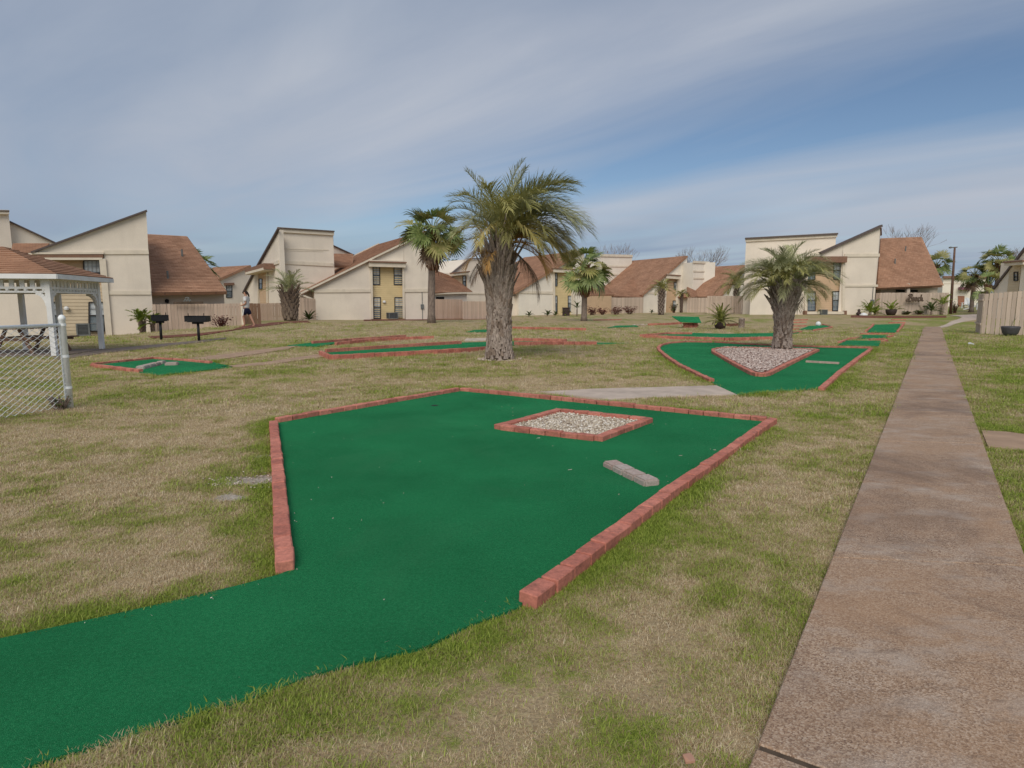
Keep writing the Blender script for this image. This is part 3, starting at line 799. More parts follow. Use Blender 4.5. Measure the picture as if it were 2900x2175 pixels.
# ------------------------------------------------------------ houses
UP = Vector((0, 0, 1))
class Plane:
    """a vertical wall plane through two ground points given by pixel column and distance"""
    def __init__(s, pxL, dL, pxR, dR):
        a, b = P(pxL, HZ, dL), P(pxR, HZ, dR); s.a = Vector((a.x, a.y, 0)); s.b = Vector((b.x, b.y, 0))
        s.e = (s.b - s.a).normalized(); s.n = Vector((s.e.y, -s.e.x, 0))
        if s.n.dot(Vector((0, 0, 0)) - s.a) < 0: s.n = -s.n
    def F(s, px, py, off=0.0):
        r = ray(px, py); o = Vector((0, 0, CAMH)); q = s.a + s.n * off
        t_ = (q - o).dot(s.n) / r.dot(s.n); return o + r * t_
    def d(s, px): return s.F(px, HZ).y
ZB = -0.9
class House:
    def __init__(s, label, pl, name='apartment_house', cat='house', group='stucco holiday apartments round the lawn'):
        s.pl = pl; p = pl.F((1450 + 0), HZ) if False else (pl.a + pl.b) / 2
        s.t = thing(name, label, cat, (p.x, p.y, g1(p.x, p.y)), group)
    def wall(s, px, T=5.0, off=0.0, mat='stucco', pl=None, drop=True, name='wall', label=None, zb=ZB, vec=None):
        pl = pl or s.pl; q = [pl.F(x, y, off) for x, y in px]
        if drop: q = q + [Vector((q[-1].x, q[-1].y, zb)), Vector((q[0].x, q[0].y, zb))]
        mb = MB(); mb.prism(q, Vector(vec) * T if vec else -pl.n * T); return mb.build(name, mat, s.t, label=label)
    def bar(s, p, q, h=0.16, w=0.06, off=0.0, mat='trim', pl=None, name='trim', parent=None):
        pl = pl or s.pl; a, b = pl.F(*p, off + w / 2 - 0.01), pl.F(*q, off + w / 2 - 0.01)
        mb = MB(); mb.beam(a, b, w, h, pl.n); return mb.build(name, mat, parent or s.t)
    def slab3(s, pts, thick=0.2, mat='shingle', name='roof'):
        """a roof plane from eave-left, eave-right, top-right, top-left, laid in overlapping courses"""
        A, B, Cc, D = [Vector(p) for p in pts]
        n = (B - A).cross(D - A); n = n.normalized() if n.z > 0 else -n.normalized()
        H = max((D - A).length, (Cc - B).length); k = max(4, int(H / 0.2)); mb = MB()
        for i in range(k):
            v0, v1 = i / k, (i + 1) / k
            a, b, c, d = A.lerp(D, v0), B.lerp(Cc, v0), B.lerp(Cc, v1), A.lerp(D, v1)
            l = 0.03
            W0, W1 = (b - a).length, (c - d).length; u0 = (A.lerp(D, v0) - A).dot((B - A).normalized())
            uv = [(u0, v0 * H), (u0 + W0, v0 * H), (u0 + W1, v1 * H - .001), (u0, v1 * H - .001)]
            mb.add([a + n * l, b + n * l, c + n * .006, d + n * .006], [(0, 1, 2, 3)], [uv])
            mb.add([a, b, b + n * l, a + n * l], [(0, 1, 2, 3)], [[(u0, v0 * H), (u0 + W0, v0 * H), (u0 + W0, v0 * H + .02), (u0, v0 * H + .02)]])
        q = [A, B, Cc, D]; dn = -n * thick
        for i in range(4):
            a, b = q[i], q[(i + 1) % 4]
            if (a - b).length > 1e-4: mb.add([a + dn, b + dn, b, a], [(0, 1, 2, 3)], [[(0, 0), (1, 0), (1, .1), (0, .1)]])
        mb.add([p + dn for p in q], [(3, 2, 1, 0)], [[(0, 0)] * 4])
        return mb.build(name, mat, s.t)
    def window(s, x0, y0, x1, y1, off=0.0, pl=None, cols=3, rows=2, dark_low=True, sash=0.45, fr=0.06, off_pane=-0.03):
        pl = pl or s.pl; f = lambda x, y, o=0.0: pl.F(x, y, off + o)
        tl, tr, br, bl = f(x0, y0), f(x1, y0), f(x1, y1), f(x0, y1)
        mb = MB(); mb.beam(tl, tr, .07, fr, pl.n); mb.beam(bl, br, .07, fr, pl.n)
        mb.beam(tl, bl, .075, fr, pl.n); mb.beam(tr, br, .075, fr, pl.n)
        ml, mr = tl.lerp(bl, sash), tr.lerp(br, sash); mb.beam(ml, mr, .065, fr * .8, pl.n)
        w = mb.build('window', 'window_frame', s.t)
        for (a, b, c, d), m in (((tl, tr, mr, ml), 'pane_blind'), ((ml, mr, br, bl), 'pane_dark' if dark_low else 'pane_blind')):
            pm = MB(); q = [v + pl.n * off_pane for v in (a, b, c, d)]; pm.prism(q, -pl.n * .02); pm.build('pane', m, w)
        mm = MB()
        for k in range(1, cols): mm.beam(tl.lerp(tr, k / cols), bl.lerp(br, k / cols), .02, .025, pl.n)
        for k in range(1, rows):
            mm.beam(tl.lerp(ml, k / rows), tr.lerp(mr, k / rows), .018, .025, pl.n)
            mm.beam(ml.lerp(bl, k / rows), mr.lerp(br, k / rows), .018, .025, pl.n)
        mm.build('muntin', 'muntin', w)
        return w
    def siding(s, x0, y0, x1, y1, off, mat, board=0.19, pl=None, depth=0.3):
        """lapped boards between two columns; y1 may be None for down to the ground"""
        pl = pl or s.pl
        a, b = pl.F(x0, y0, off), pl.F(x1, y0, off)
        zt = a.z; zb = pl.F(x0, y1, off).z if y1 else ZB
        mb = MB(); k = int((zt - zb) / board) + 1
        for i in range(k):
            z1 = zt - i * board; z0 = max(z1 - board, zb)
            if z1 - z0 < 0.01: continue
            P4 = [Vector((a.x, a.y, z0)) + pl.n * .028, Vector((b.x, b.y, z0)) + pl.n * .028, Vector((b.x, b.y, z1)) + pl.n * .006, Vector((a.x, a.y, z1)) + pl.n * .006]
            mb.add(P4, [(0, 1, 2, 3)]); mb.add([P4[0] - pl.n * .03, P4[1] - pl.n * .03, P4[1], P4[0]], [(0, 1, 2, 3)])
        q = [Vector((a.x, a.y, zb)), Vector((b.x, b.y, zb)), Vector((b.x, b.y, zt)), Vector((a.x, a.y, zt))]
        mb.prism([v - pl.n * .004 for v in q], -pl.n * depth)
        return mb.build('siding', mat, s.t)
    def roof_cap(s, px, off=0.04, w=0.35, h=0.09, mat='dark_flashing', pl=None, back=0.0):
        for p, q in zip(px[:-1], px[1:]): s.bar(p, q, h, w, off - w / 2 - back, mat, pl, 'roof_edge')

# --- the house behind the pavilion
plA = Plane(0, 31.7, 430, 35.3)
h = House('cream stucco house with a tall single-slope gable behind the white pavilion', plA)
SL_A = lambda x: 714 + (x - 92) * (598 - 714) / (415 - 92)
h.wall([(92, 714), (414, 598), (420.5, 716), (92, 716.5)], 5, drop=False)
h.wall([(294, 716.5), (420.5, 716)], 5); h.wall([(-260, 717), (118, 716.5)], 5)
h.siding(117, 731, 294, 806, -0.45, 'siding_peach'); h.siding(117, 806, 294, None, -0.42, 'siding_beige')
mb = MB(); q = [plA.F(x, y, o) for x, y, o in ((104, 720, .12), (292, 718, .12), (292, 731, .12), (104, 731, .12))]; mb.prism(q, -plA.n * .5); mb.build('fascia', 'brown_fascia', h.t)
h.bar((90, 717.5), (294, 717), .10, .16); h.bar((108, 733), (290, 733), .12, .14)
h.bar((294, 714.5), (421, 714), .22, .07); h.bar((304, 829), (428, 829), .22, .07)
mb = MB(); a = plA.F(290, 733, .05); b = plA.F(302, 938, .05); mb.beam(a, (a.x, a.y, ZB), .14, .3, plA.n); mb.build('corner_board', 'trim', h.t)
h.window(237, 738, 284, 782, -.36, cols=4, rows=1, sash=.78); h.window(252, 856, 296, 938, -.33, cols=2, rows=2); h.window(121, 856, 166, 940, -.33, cols=2, rows=2)
h.roof_cap([(88, 715.5), (416, 597)])
mb = MB(); p = plA.F(188, 874, -.30); mb.lathe([(.02, -.1), (.11, -.06), (.12, .05), (.05, .12)], 10, p); mb.build('wall_light', 'white_paint', h.t)
rA = [P(429, 829, 35.6), P(642, 826, 38.2), P(529, 669, 43.6), P(416, 663, 41.2)]
h.slab3(rA); back = [rA[1], rA[1] + Vector((-4.6, 9.6, 0)), rA[2] + Vector((-.2, .3, 0)), rA[2]]
h.slab3(back)
plA2 = Plane(430, 36.4, 641, 39.0)
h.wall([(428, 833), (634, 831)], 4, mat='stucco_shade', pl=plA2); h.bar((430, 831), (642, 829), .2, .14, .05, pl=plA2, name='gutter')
mb = MB(); p = plA2.F(473, 853, .06); mb.lathe([(.03, -.12), (.11, -.08), (.11, .08), (.03, .13)], 8, p); mb.build('wall_light', 'dark_opening', h.t)

# unit behind it at the far left
plA3 = Plane(-40, 44, 170, 47)
h = House('flat-topped cream stucco tower and sloping wall behind the gabled house at far left', plA3)
h.wall([(-160, 598), (24, 601)], 4); h.bar((-160, 598), (25, 601), .3, .3, mat='trim'); h.bar((-160, 595), (26, 598), .08, .36, mat='dark_flashing', name='roof_edge')
h.wall([(27, 628), (161, 691)], 3, off=-.6, mat='stucco'); h.roof_cap([(26, 627), (163, 691)], off=-.5)
h.slab3([P(30, 716, 43), P(120, 716, 44), P(140, 689, 46), P(37, 689, 45)])

# small house between
plA4 = Plane(612, 74, 712, 78)
h = House('small distant cream house with a thin sloping roof behind the brown board fence', plA4)
h.wall([(606, 800), (705, 757), (716, 775), (745, 775)], 6)
a = plA4.F(606, 796, .3); b = plA4.F(710, 751, .3); v = -plA4.n * 8
h.slab3([a, a + v, b + v, b], .25)
h.window(641, 808, 657, 843, .03, cols=2); h.bar((636, 805), (662, 804), .3, .3, mat='brown_fascia')

# --- tall box house
plB = Plane(789, 54, 945, 57.2); plBs = Plane(789, 54, 689, 62.5)
h = House('tall boxy cream stucco house with a steep single slope and flat top', plB)
h.wall([(789, 650), (943, 660)], .4); q0, q1 = plB.F(789, 652, -.42), plB.F(943, 662, -.42); vb = plBs.e * 9.2 - UP * 4.6; vb = vb if vb.y > 0 else Vector((-vb.x, -vb.y, -4.6)); h.slab3([q0 + vb, q1 + vb, q1, q0], .2); h.wall([(943, 660), (944, 672)], .4, off=-.02, pl=Plane(943, plB.F(943, 860).y, 951, 66)); h.bar((786, 650), (945, 660), .42, .18); h.bar((786, 645.5), (946, 655.5), .1, .3, mat='dark_flashing', name='roof_edge')
h.wall([(789, 651), (723, 767), (689, 831)], .4, off=-.02, pl=plBs)
h.bar((789, 742), (944, 750), .3, .09); h.bar((789, 742), (764, 750), .3, .09, pl=plBs)
h.bar((806, 704), (930, 708), .1, .04); h.bar((812, 710), (915, 712), .06, .03)
for p, q in (((789, 647), (723, 764)), ((723, 764), (689, 829))): h.bar(p, q, .13, .2, .02, 'dark_flashing', plBs, 'roof_edge')
h.bar((764, 754), (709, 771), .5, 1.0, -.05, 'brown_fascia', plBs, 'roof_edge'); h.bar((762, 762), (711, 775), .2, 1.04, -.05, 'trim', plBs)
h.siding(755, 772, 732, None, .03, 'siding_peach', pl=plBs, depth=.02)
h.window(742, 790, 733.5, 818, .09, pl=plBs, cols=1); h.bar((756, 768), (757, 858), .2, .1, .03, pl=plBs); h.bar((731, 772), (731, 858), .2, .1, .03, pl=plBs)
plB2 = Plane(938, 63, 1000, 65)
h.wall([(938, 695), (1000, 723)], 3, pl=plB2, zb=2); h.roof_cap([(938, 693.5), (1001, 722.5)], pl=plB2)
h.slab3([P(944, 752, 59), P(1000, 753, 60), P(1000, 719, 64), P(944, 718, 63)])

# --- the yellow bay house
plC = Plane(890, 55, 1216, 60.4)
h = House('cream stucco house with yellow siding between two-storey windows left of the tallest palm', plC)
LC = lambda x: 826 + (x - 858) * -0.488
h.wall([(889, LC(889)), (1050, LC(1050))], 7); h.wall([(1050, LC(1050)), (1143.5, LC(1143.5)), (1143.5, 746), (1050, 745)], 7, drop=False)
h.wall([(1143.5, LC(1143.5)), (1213, LC(1213))], 7)
h.siding(1048, 744, 1146, None, -.35, 'siding_yellow', depth=.5)
h.bar((1044, 745.5), (1147, 748.5), .62, .42, .0, 'trim', name='eave'); h.bar((1042, 741), (1149, 744), .12, .55, 0.0, 'brown_fascia', name='eave')
for x, y0, y1 in ((1056.5, 756, 806), (1116, 757, 806)): h.window(x, y0, x + 19 + (x > 1100) * 4, y1, -.3, cols=2, rows=2)
for x, y0, y1 in ((1058.5, 842, 902), (1118, 842, 900)): h.window(x, y0, x + 19 + (x > 1100) * 4, y1, -.3, cols=2, rows=2)
h.bar((890, 824), (1049, 823), .3, .09); h.bar((1145, 823), (1213, 822), .3, .09)
h.bar((1051, 748), (1054, 903), .2, .1); h.bar((1142, 748), (1143.5, 902), .2, .1)
mb = MB(); p = plC.F(1088, 855, -.28); mb.lathe([(.02, -.12), (.15, -.06), (.15, .06), (.04, .14)], 10, p); mb.build('wall_light', 'white_paint', h.t)
e0, e1 = plC.F(850, 829, .3), plC.F(1211, 652, .3); v = -plC.n * 15.5
h.slab3([e0, e0 + v, e1 + v, e1], .22)
h.bar((851, 831), (1211, 655.5), .16, .06, .28, 'trim', name='rake_board')
bl = e0 + v; br_ = e1 + v
mb = MB(); mb.beam(bl + Vector((0, 0, .02)), br_ + Vector((0, 0, .02)), .1, .2); mb.build('rake_board', 'trim', h.t)
h.bar((845, 831), (889, 849), .16, .1, .1, name='downspout'); h.wall([(852, 832), (889, 830)], 2, off=-.9, mat='stucco_shade')
# low wing right of it
plC1 = Plane(1216, 61.5, 1340, 66)
h.wall([(1216, 829), (1322, 829)], 3, pl=plC1, mat='stucco'); h.slab3([P(1213, 829, 60.8), P(1338, 826, 65.5), P(1277, 781, 71), P(1196, 752, 69)])
h.bar((1222, 832), (1338, 829), .16, .1, .3, pl=plC1, name='gutter')
mb = MB(); mb.beam(plC1.F(1236, 845, .05), plC1.F(1257, 845, .05), .1, .3, plC1.n); mb.build('vent', 'dark_opening', h.t)

plC2 = Plane(1280, 70, 1440, 76)
h = House('cream gable house half hidden behind the trunk of the tallest palm', plC2)
h.wall([(1282, 773), (1330, 734), (1440, 735)], 5); h.roof_cap([(1279, 774), (1331, 732)]); h.roof_cap([(1331, 732), (1440, 733)])
h.bar((1279, 777), (1324, 772), .35, .6, 0, 'trim', name='eave'); h.bar((1279, 773.5), (1326, 769), .12, .7, 0, 'brown_fascia', name='eave')
h.siding(1283, 779, 1322, 826, .02, 'siding_peach', depth=.02); h.window(1311, 782, 1319, 814, .08, cols=1)
h.bar((1320, 831), (1440, 832), .2, .08)

# --- right of the tallest palm
plE = Plane(1470, 70, 1650, 74.7)
h = House('cream house with yellow bay and large brown roof just right of the tallest palm', plE)
LE = lambda x: 828 + (x - 1458) * -0.609 + 5
h.wall([(1469, LE(1469)), (1570, LE(1570))], 7, mat='stucco_pale'); h.wall([(1570, LE(1570)), (1622, LE(1622)), (1622, 765), (1570, 764)], 7, drop=False, mat='stucco_pale')
h.wall([(1622, LE(1622)), (1655, LE(1655))], 7, mat='stucco_pale')
h.siding(1569, 763, 1624, None, -.3, 'siding_yellow', depth=.5)
h.bar((1565, 764.5), (1630, 768), .5, .45, name='eave'); h.bar((1564, 760), (1631, 763), .12, .55, 0, 'brown_fascia', name='eave')
h.window(1572.5, 774, 1578, 810, -.24, cols=1); h.window(1609, 776, 1620, 811, -.24, cols=2); h.window(1572.5, 838, 1578, 886, -.24, cols=1); h.window(1609, 838, 1620, 882, -.24, cols=2)
h.bar((1470, 827), (1566, 829), .3, .09); h.bar((1626, 831), (1655, 831), .3, .09); h.bar((1568, 767), (1569.5, 890), .3, .1); h.bar((1624, 767), (1625, 890), .4, .1)
e0, e1 = plE.F(1458, 828, .3), plE.F(1655, 708, .3); v = -plE.n * 13.5
h.slab3([e0, e0 + v, e1 + v, e1], .22)
h.wall([(1405, 840), (1469, 838)], 2, off=-.6, mat='stucco')
plE1 = Plane(1655, 75, 1740, 78)
h.wall([(1655, 838), (1732, 838)], 3, pl=plE1, mat='siding_peach'); h.slab3([P(1650, 838, 74.6), P(1740, 834, 78.5), P(1712, 806, 83), P(1660, 798, 81)])
plE2 = Plane(1723, 92, 1790, 94.5)
h = House('pale box tower with banded stucco right of the fan palm', plE2)
h.wall([(1700, 726), (1790, 727)], 5, mat='stucco_pale'); h.bar((1700, 723), (1791, 725), .35, .15, name='parapet'); h.bar((1723, 754), (1789, 755), .25, .08); h.bar((1723, 777), (1789, 778), .25, .08)

# --- second gable house with brown roof
plF = Plane(1820, 82, 1945, 86.1)
h = House('cream house with broad brown roof and narrow peach bay behind two small palms', plF)
LF = lambda x: 836 + (x - 1817) * -0.8615 + 4
h.wall([(1822, LF(1822)), (1889, LF(1889))], 6, mat='stucco_pale'); h.wall([(1889, LF(1889)), (1921, LF(1921)), (1921, 785), (1889, 784)], 6, drop=False, mat='stucco_pale')
h.wall([(1921, LF(1921)), (1946, LF(1946))], 6, mat='stucco_pale')
h.siding(1888, 783, 1922, None, -.3, 'siding_peach', depth=.4); h.bar((1886, 782), (1924, 785), .6, .45, name='eave'); h.bar((1885, 778), (1925, 781), .12, .55, 0, 'brown_fascia', name='eave')
h.window(1909, 800, 1917, 820, -.24, cols=1); h.window(1906, 852, 1916, 876, -.24, cols=1); h.bar((1822, 829), (1887, 831), .25, .08)
h.bar((1921, 786), (1921.5, 884), .3, .1)
e0, e1 = plF.F(1817, 836, .3), plF.F(1947, 724, .3); v = -plF.n * 13
h.slab3([e0, e0 + v, e1 + v, e1], .22)
h.slab3([P(1736, 838, 80), P(1822, 842, 81.5), P(1832, 792, 89), P(1793, 787, 88.5)])
mb = MB()
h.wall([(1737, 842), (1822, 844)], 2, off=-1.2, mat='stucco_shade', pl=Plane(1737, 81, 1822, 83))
plF2 = Plane(1964, 84, 2007, 85.6); plF2s = Plane(1947, 87, 1964, 84)
h = House('pale stucco chimney tower with a clipped corner behind the grey board fence', plF2)
h.wall([(1964, 743), (2007, 745)], 4, mat='stucco_pale'); h.wall([(1945, 756), (1964, 743)], 3, pl=plF2s, mat='stucco_pale', off=-.05)
h.bar((1963, 742), (2008, 744), .3, .14, name='parapet'); h.bar((1964, 768), (2006, 769), .2, .08); h.bar((1964, 788), (2006, 789), .2, .08)
h.slab3([P(1946, 844, 79), P(1975, 840, 80), P(1973, 824, 82), P(1946, 812, 82)])
plG = Plane(2040, 80, 2130, 84)
h = House('distant brown-roofed house half hidden by the squat palm', plG)
h.wall([(2043, 836), (2080, 800), (2130, 770)], 5, mat='stucco_pale')
e0, e1 = plG.F(2039, 840, .3), plG.F(2124, 749, .3); v = -plG.n * 14
h.slab3([e0, e0 + v, e1 + v, e1], .22); h.wall([(1946, 841), (2043, 838)], 2, off=-1.0, mat='stucco_shade', pl=Plane(1946, 84, 2043, 82))

# --- house D right
plD = Plane(2129, 57.6, 2490, 57.0); plD0 = Plane(2113, 61, 2370, 58.8)
h = House('cream stucco gable house with peach bay at the right behind the squat palm', plD)
LD = lambda x: 716 + (x - 2326) * (641 - 716) / (2494 - 2326)
h.wall([(2113, 680), (2368, 666)], 5, pl=plD0, vec=(.39, .92, 0)); h.bar((2111, 679), (2371, 665.5), .4, .15, pl=plD0, name='parapet'); h.bar((2110, 675.5), (2373, 662), .14, .3, pl=plD0, mat='dark_flashing', name='roof_edge')
h.wall([(2128.5, 779), (2180, 779), (2285.5, 733)], 3, vec=(.41, .91, 0)); h.wall([(2285.5, 733), (2387, LD(2387)), (2387, 738), (2285.5, 738)], 5, drop=False, vec=(.52, .855, 0))
h.wall([(2387, LD(2387)), (2493, LD(2493))], 5, vec=(.52, .855, 0))
DV = (.52, .855, 0); h.siding(2284, 737, 2389, None, -.3, 'siding_peach', depth=.4)
h.bar((2282, 735), (2396, 735), .55, .45, name='eave', mat='brown_fascia'); h.bar((2282, 740), (2390, 740), .18, .3, name='eave')
for x0, y0, x1, y1, o in ((2287, 745, 2308, 792, 0), (2361, 744, 2386, 791, 0), (2287, 826, 2309, 880, 0), (2358, 825, 2383, 880, 0)): h.window(x0, y0, x1, y1, -.24, cols=3, rows=2)
h.bar((2392, 723), (2491, 722.5), .28, .09); h.bar((2390, 809), (2486, 809), .2, .09); h.bar((2132, 816), (2283, 816), .2, .09)
h.bar((2283, 744), (2282, 884), .25, .12); h.bar((2389, 744), (2388, 884), .25, .12)
h.bar((2277, 886), (2394, 886), .25, .5, -.1, 'trim', name='sill'); h.bar((2279, 880), (2279, 891), .22, .55, -.1, 'brown_fascia', name='sill_post'); h.bar((2391, 880), (2391, 891), .22, .55, -.1, 'brown_fascia', name='sill_post')
h.roof_cap([(2322, 717), (2495.5, 639.5)], w=.5, h=.2)
a, b = plD.F(2322, 719, -.1), plD.F(2495, 641.5, -.1); v = Vector(DV) * 7; h.slab3([a, a + v, b + v, b], .15)
rD = [P(2484, 816, 57.2), P(2667, 808, 59.2), P(2605, 671, 66), P(2494, 675, 64)]
h.slab3(rD); h.slab3([rD[1], rD[1] + Vector((2.5, 13, 0)), rD[2] + Vector((.1, .2, 0)), rD[2]])
plD2 = Plane(2486, 60, 2660, 62)
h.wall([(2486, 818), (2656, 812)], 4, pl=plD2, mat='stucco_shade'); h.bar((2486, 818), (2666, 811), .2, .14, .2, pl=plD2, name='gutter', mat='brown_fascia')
h.bar((2487, 822), (2529, 821), .36, .6, .1, pl=plD2, name='soffit_box')
for x0, x1 in ((2533, 2562), (2576, 2598)):
    mb = MB(); mb.beam(plD2.F(x0, 824, .06), plD2.F(x1, 824, .06), .1, .2, plD2.n); mb.build('vent', 'dark_opening', h.t)
mb = MB(); a = P(2570, 850, 58.6); b = P(2570, 803, 58.6); mb.beam(a, b, .3, .3); mb.build('pillar', 'stucco_shade', h.t)

# --- far right
plH = Plane(2815, 47, 2960, 42)
h = House('cream house with a dark single-slope roof edge at the far right above the board fence', plH)
h.wall([(2816, 816), (2862, 758), (2862, 900)], 5, drop=False) if False else h.wall([(2816, 818), (2858, 764), (2900, 709), (2990, 600)], 6, off=-.4)
h.roof_cap([(2813, 818), (2860, 759), (2905, 700), (2990, 592)], w=.14, h=.16, off=-.3)
h.siding(2861, 748, 2893, None, -.33, 'siding_beige', depth=.03); h.window(2872, 771, 2882, 795, -.28, cols=1)
h.wall([(2894, 745), (2990, 735)], 5, off=0); h.bar((2856, 746), (2910, 742), .35, .6, -.2, name='eave'); h.bar((2855, 742.5), (2910, 738.5), .12, .7, -.2, 'brown_fascia', name='eave')
h.wall([(2835, 745), (2862, 745)], .3, off=-.35, mat='stucco')
plK = Plane(2672, 96, 2800, 94)
h = House('distant flat-roofed cream building beyond the tall lamp post', plK, group=None)
h.wall([(2672, 786), (2800, 784)], 6, mat='stucco_pale'); h.bar((2670, 785), (2802, 783), .35, .4, mat='brown_fascia', name='parapet')
h.bar((2673, 803), (2800, 803), .1, .06)
mb = MB(); a = plK.F(2713, 874, .05); b = plK.F(2731, 874, .05); mb.prism([a, b, plK.F(2731, 838, .05), plK.F(2713, 838, .05)], plK.n * .06); mb.build('door', 'brown_door', h.t)
t = thing('awning', 'small dark pink awning over the brown door of the distant building', 'awning', tuple(plK.F(2727, 817, .3)))
mb = MB(); q = [plK.F(x, y, .1) for x, y in ((2714, 813), (2740, 814), (2742, 823), (2730, 819), (2714, 821))]; mb.prism(q, plK.n * .9); mb.build('canvas', 'pink_sign', t)

# ------------------------------------------------------------ board fences
PICK = {}
def fence(label, pts, mat, group='board fences between the houses', w=0.15, gap=0.02, zb_drop=0.0, rail=True):
    """pts: (px, ytop, distance) along the fence top; boards reach the ground"""
    q = [P(*p) for p in pts]; c = sum(q, Vector()) / len(q)
    t = thing('board_fence', label, 'fence', (c.x, c.y, g1(c.x, c.y)), group); off = Vector(t.location)
    key = (mat, w)
    if key not in PICK:
        mb = MB(); mb.box((0, 0, -.5), (w, .022, 1)); PICK[key] = mb.mesh('picket', mat)
    for a, b in zip(q[:-1], q[1:]):
        L = math.hypot(b.x - a.x, b.y - a.y); n = max(1, int(L / (w + gap))); ang = math.atan2(b.y - a.y, b.x - a.x)
        for k in range(n):
            p = a.lerp(b, (k + .5) / n); z0 = g1(p.x, p.y) - 0.03
            o = link('picket', PICK[key], t); o.location = p + Vector((0, rb.choice((-.012, 0, .012)), rb.uniform(-.012, .012))) - off
            o.rotation_euler = (rb.gauss(0, .006), rb.gauss(0, .004), ang + rb.gauss(0, .02)); o.scale = (L / n / (w + gap), 1, max(.3, p.z - z0))
            WLOC[o.name] = tuple(off)
        if rail:
            u = Vector((-(b.y - a.y), b.x - a.x, 0)).normalized(); u = u if u.y > 0 else -u; mb = MB()
            for f in (.25, .85):
                za = g1(a.x, a.y) * (1 - f) + a.z * f; zb = g1(b.x, b.y) * (1 - f) + b.z * f
                mb.beam(Vector((a.x, a.y, za)) + u * .04, Vector((b.x, b.y, zb)) + u * .04, .04, .09)
            mb.build('rail', mat, t)
    return t
f = fence('peach board fence behind the two black grills', [(431, 862, 34.6), (560, 861, 36.2), (683, 859, 37.6)], 'picket')
mb = MB(); mb.beam(P(491, 858, 35.1), P(576, 857, 36.1), .06, .14); mb.build('top_board', 'sign_wood', f)
mb = MB(); p = P(685, 858, 37.6); mb.beam((p.x, p.y, g1(p.x, p.y) - .1), p + Vector((0, 0, .04)), .12, .12); mb.build('end_post', 'trim', f)
fence('brown board gate section behind the walking person', [(688, 859, 38.5), (737, 859, 39.5)], 'gate_brown', w=.2)
fence('pinkish board fence behind the small grey-green palm', [(737, 859, 50), (815, 858, 52)], 'picket_warm')
fence('short board fence joining the left end of the yellow bay house', [(815, 846, 52), (860, 843, 53), (893, 846, 54)], 'picket')
fence('peach board fence between the slim fan palm and the tallest palm', [(1216, 847, 60.8), (1310, 848, 64)], 'picket_warm')
fence('pale board fence section behind the trunk of the tallest palm', [(1310, 853, 62), (1440, 854, 66)], 'picket', zb_drop=.0)
fence('tan board fence behind the red-leaved shrubs', [(1660, 845, 76.5), (1822, 842, 81)], 'picket_grey')
fence('grey board fence section set back behind the green tabletop obstacle', [(1947, 843, 78), (2003, 843, 78)], 'picket_grey')
fence('grey board fence behind the potted sago', [(2003, 838, 66), (2060, 838, 66), (2129, 838, 66)], 'picket_grey')
fD = fence('grey-pink board fence carrying the word Beach in cut-out script', [(2494, 829, 56.4), (2570, 829, 57.2), (2640, 829, 58.0), (2688, 829, 58.6)], 'picket_grey')
fence('narrow board fence return beside the right gable house', [(2481, 830, 56.9), (2494, 830, 56.4)], 'picket')
fR = fence('weathered board fence turning a corner at the right edge by the walk', [(2772, 833, 31.2), (2789, 832, 29.6)], 'picket_grey')
off = Vector(fR.location)
pa, pb = P(2789, 832, 29.6), P(2905, 823.5, 28.6); pe = pa + (pb - pa) * 2.2
L = (pe - pa).length; n = int(L / .17); ang = math.atan2(pe.y - pa.y, pe.x - pa.x)
for k in range(n):
    p = pa.lerp(pe, (k + .5) / n); o = link('picket', PICK[('picket_grey', .15)], fR); o.location = p + Vector((0, 0, rb.uniform(-.006, .006))) - off
    o.rotation_euler = (rb.gauss(0, .008), rb.gauss(0, .003), ang + rb.gauss(0, .03)); o.scale = (1, 1.2, p.z - g1(p.x, p.y) + .04)
mb = MB()
for f in (.2, .85): mb.beam(pa.lerp(Vector((pa.x, pa.y, g1(pa.x, pa.y))), 1 - f) + Vector((0, .05, 0)), pe.lerp(Vector((pe.x, pe.y, g1(pe.x, pe.y))), 1 - f) + Vector((0, .05, 0)), .04, .09)
mb.build('rail', 'picket_grey', fR)

# the script sign: strokes of bent wood
def stroke_sign(label, strokes, org, ux, uz, h, rad, mat):
    t = thing('sign', label, 'sign', tuple(org)); mb = MB()
    for s_ in strokes:
        pts = []
        n = len(s_)
        for i in range(n - 1):       # smooth the polyline
            p0, p1, p2, p3 = [Vector((*s_[max(0, min(n - 1, j))], 0)) for j in (i - 1, i, i + 1, i + 2)]
            for q in range(5):
                u = q / 5; pts.append(0.5 * ((2 * p1) + (p2 - p0) * u + (2 * p0 - 5 * p1 + 4 * p2 - p3) * u * u + (3 * p1 - p0 - 3 * p2 + p3) * u ** 3))
        pts.append(Vector((*s_[-1], 0)))
        mb.tube([Vector(org) + ux * (p.x * h) + uz * (p.y * h) for p in pts], rad, 6)
    mb.build('lettering', mat, t); return t
BEACH = [[(.06,.12),(-.12,-.02),(-.22,.10),(-.05,.30),(.25,.55),(.42,.95)], [(.42,.98),(.30,.5),(.20,0)],
         [(.10,.78),(.38,1.02),(.72,.98),(.74,.72),(.40,.53),(.74,.45),(.80,.18),(.55,-.02),(.20,.03)],
         [(.92,.22),(1.18,.36),(1.16,.52),(1.0,.5),(.94,.2),(1.08,0),(1.34,.16)],
         [(1.76,.45),(1.58,.54),(1.42,.3),(1.5,.03),(1.66,.08),(1.78,.5),(1.76,.1),(1.92,.06)],
         [(2.32,.44),(2.16,.54),(2.02,.28),(2.12,.02),(2.34,.12)],
         [(2.62,1.0),(2.56,.5),(2.52,0),(2.62,.42),(2.78,.5),(2.82,.2),(2.88,.02),(3.02,.1)]]
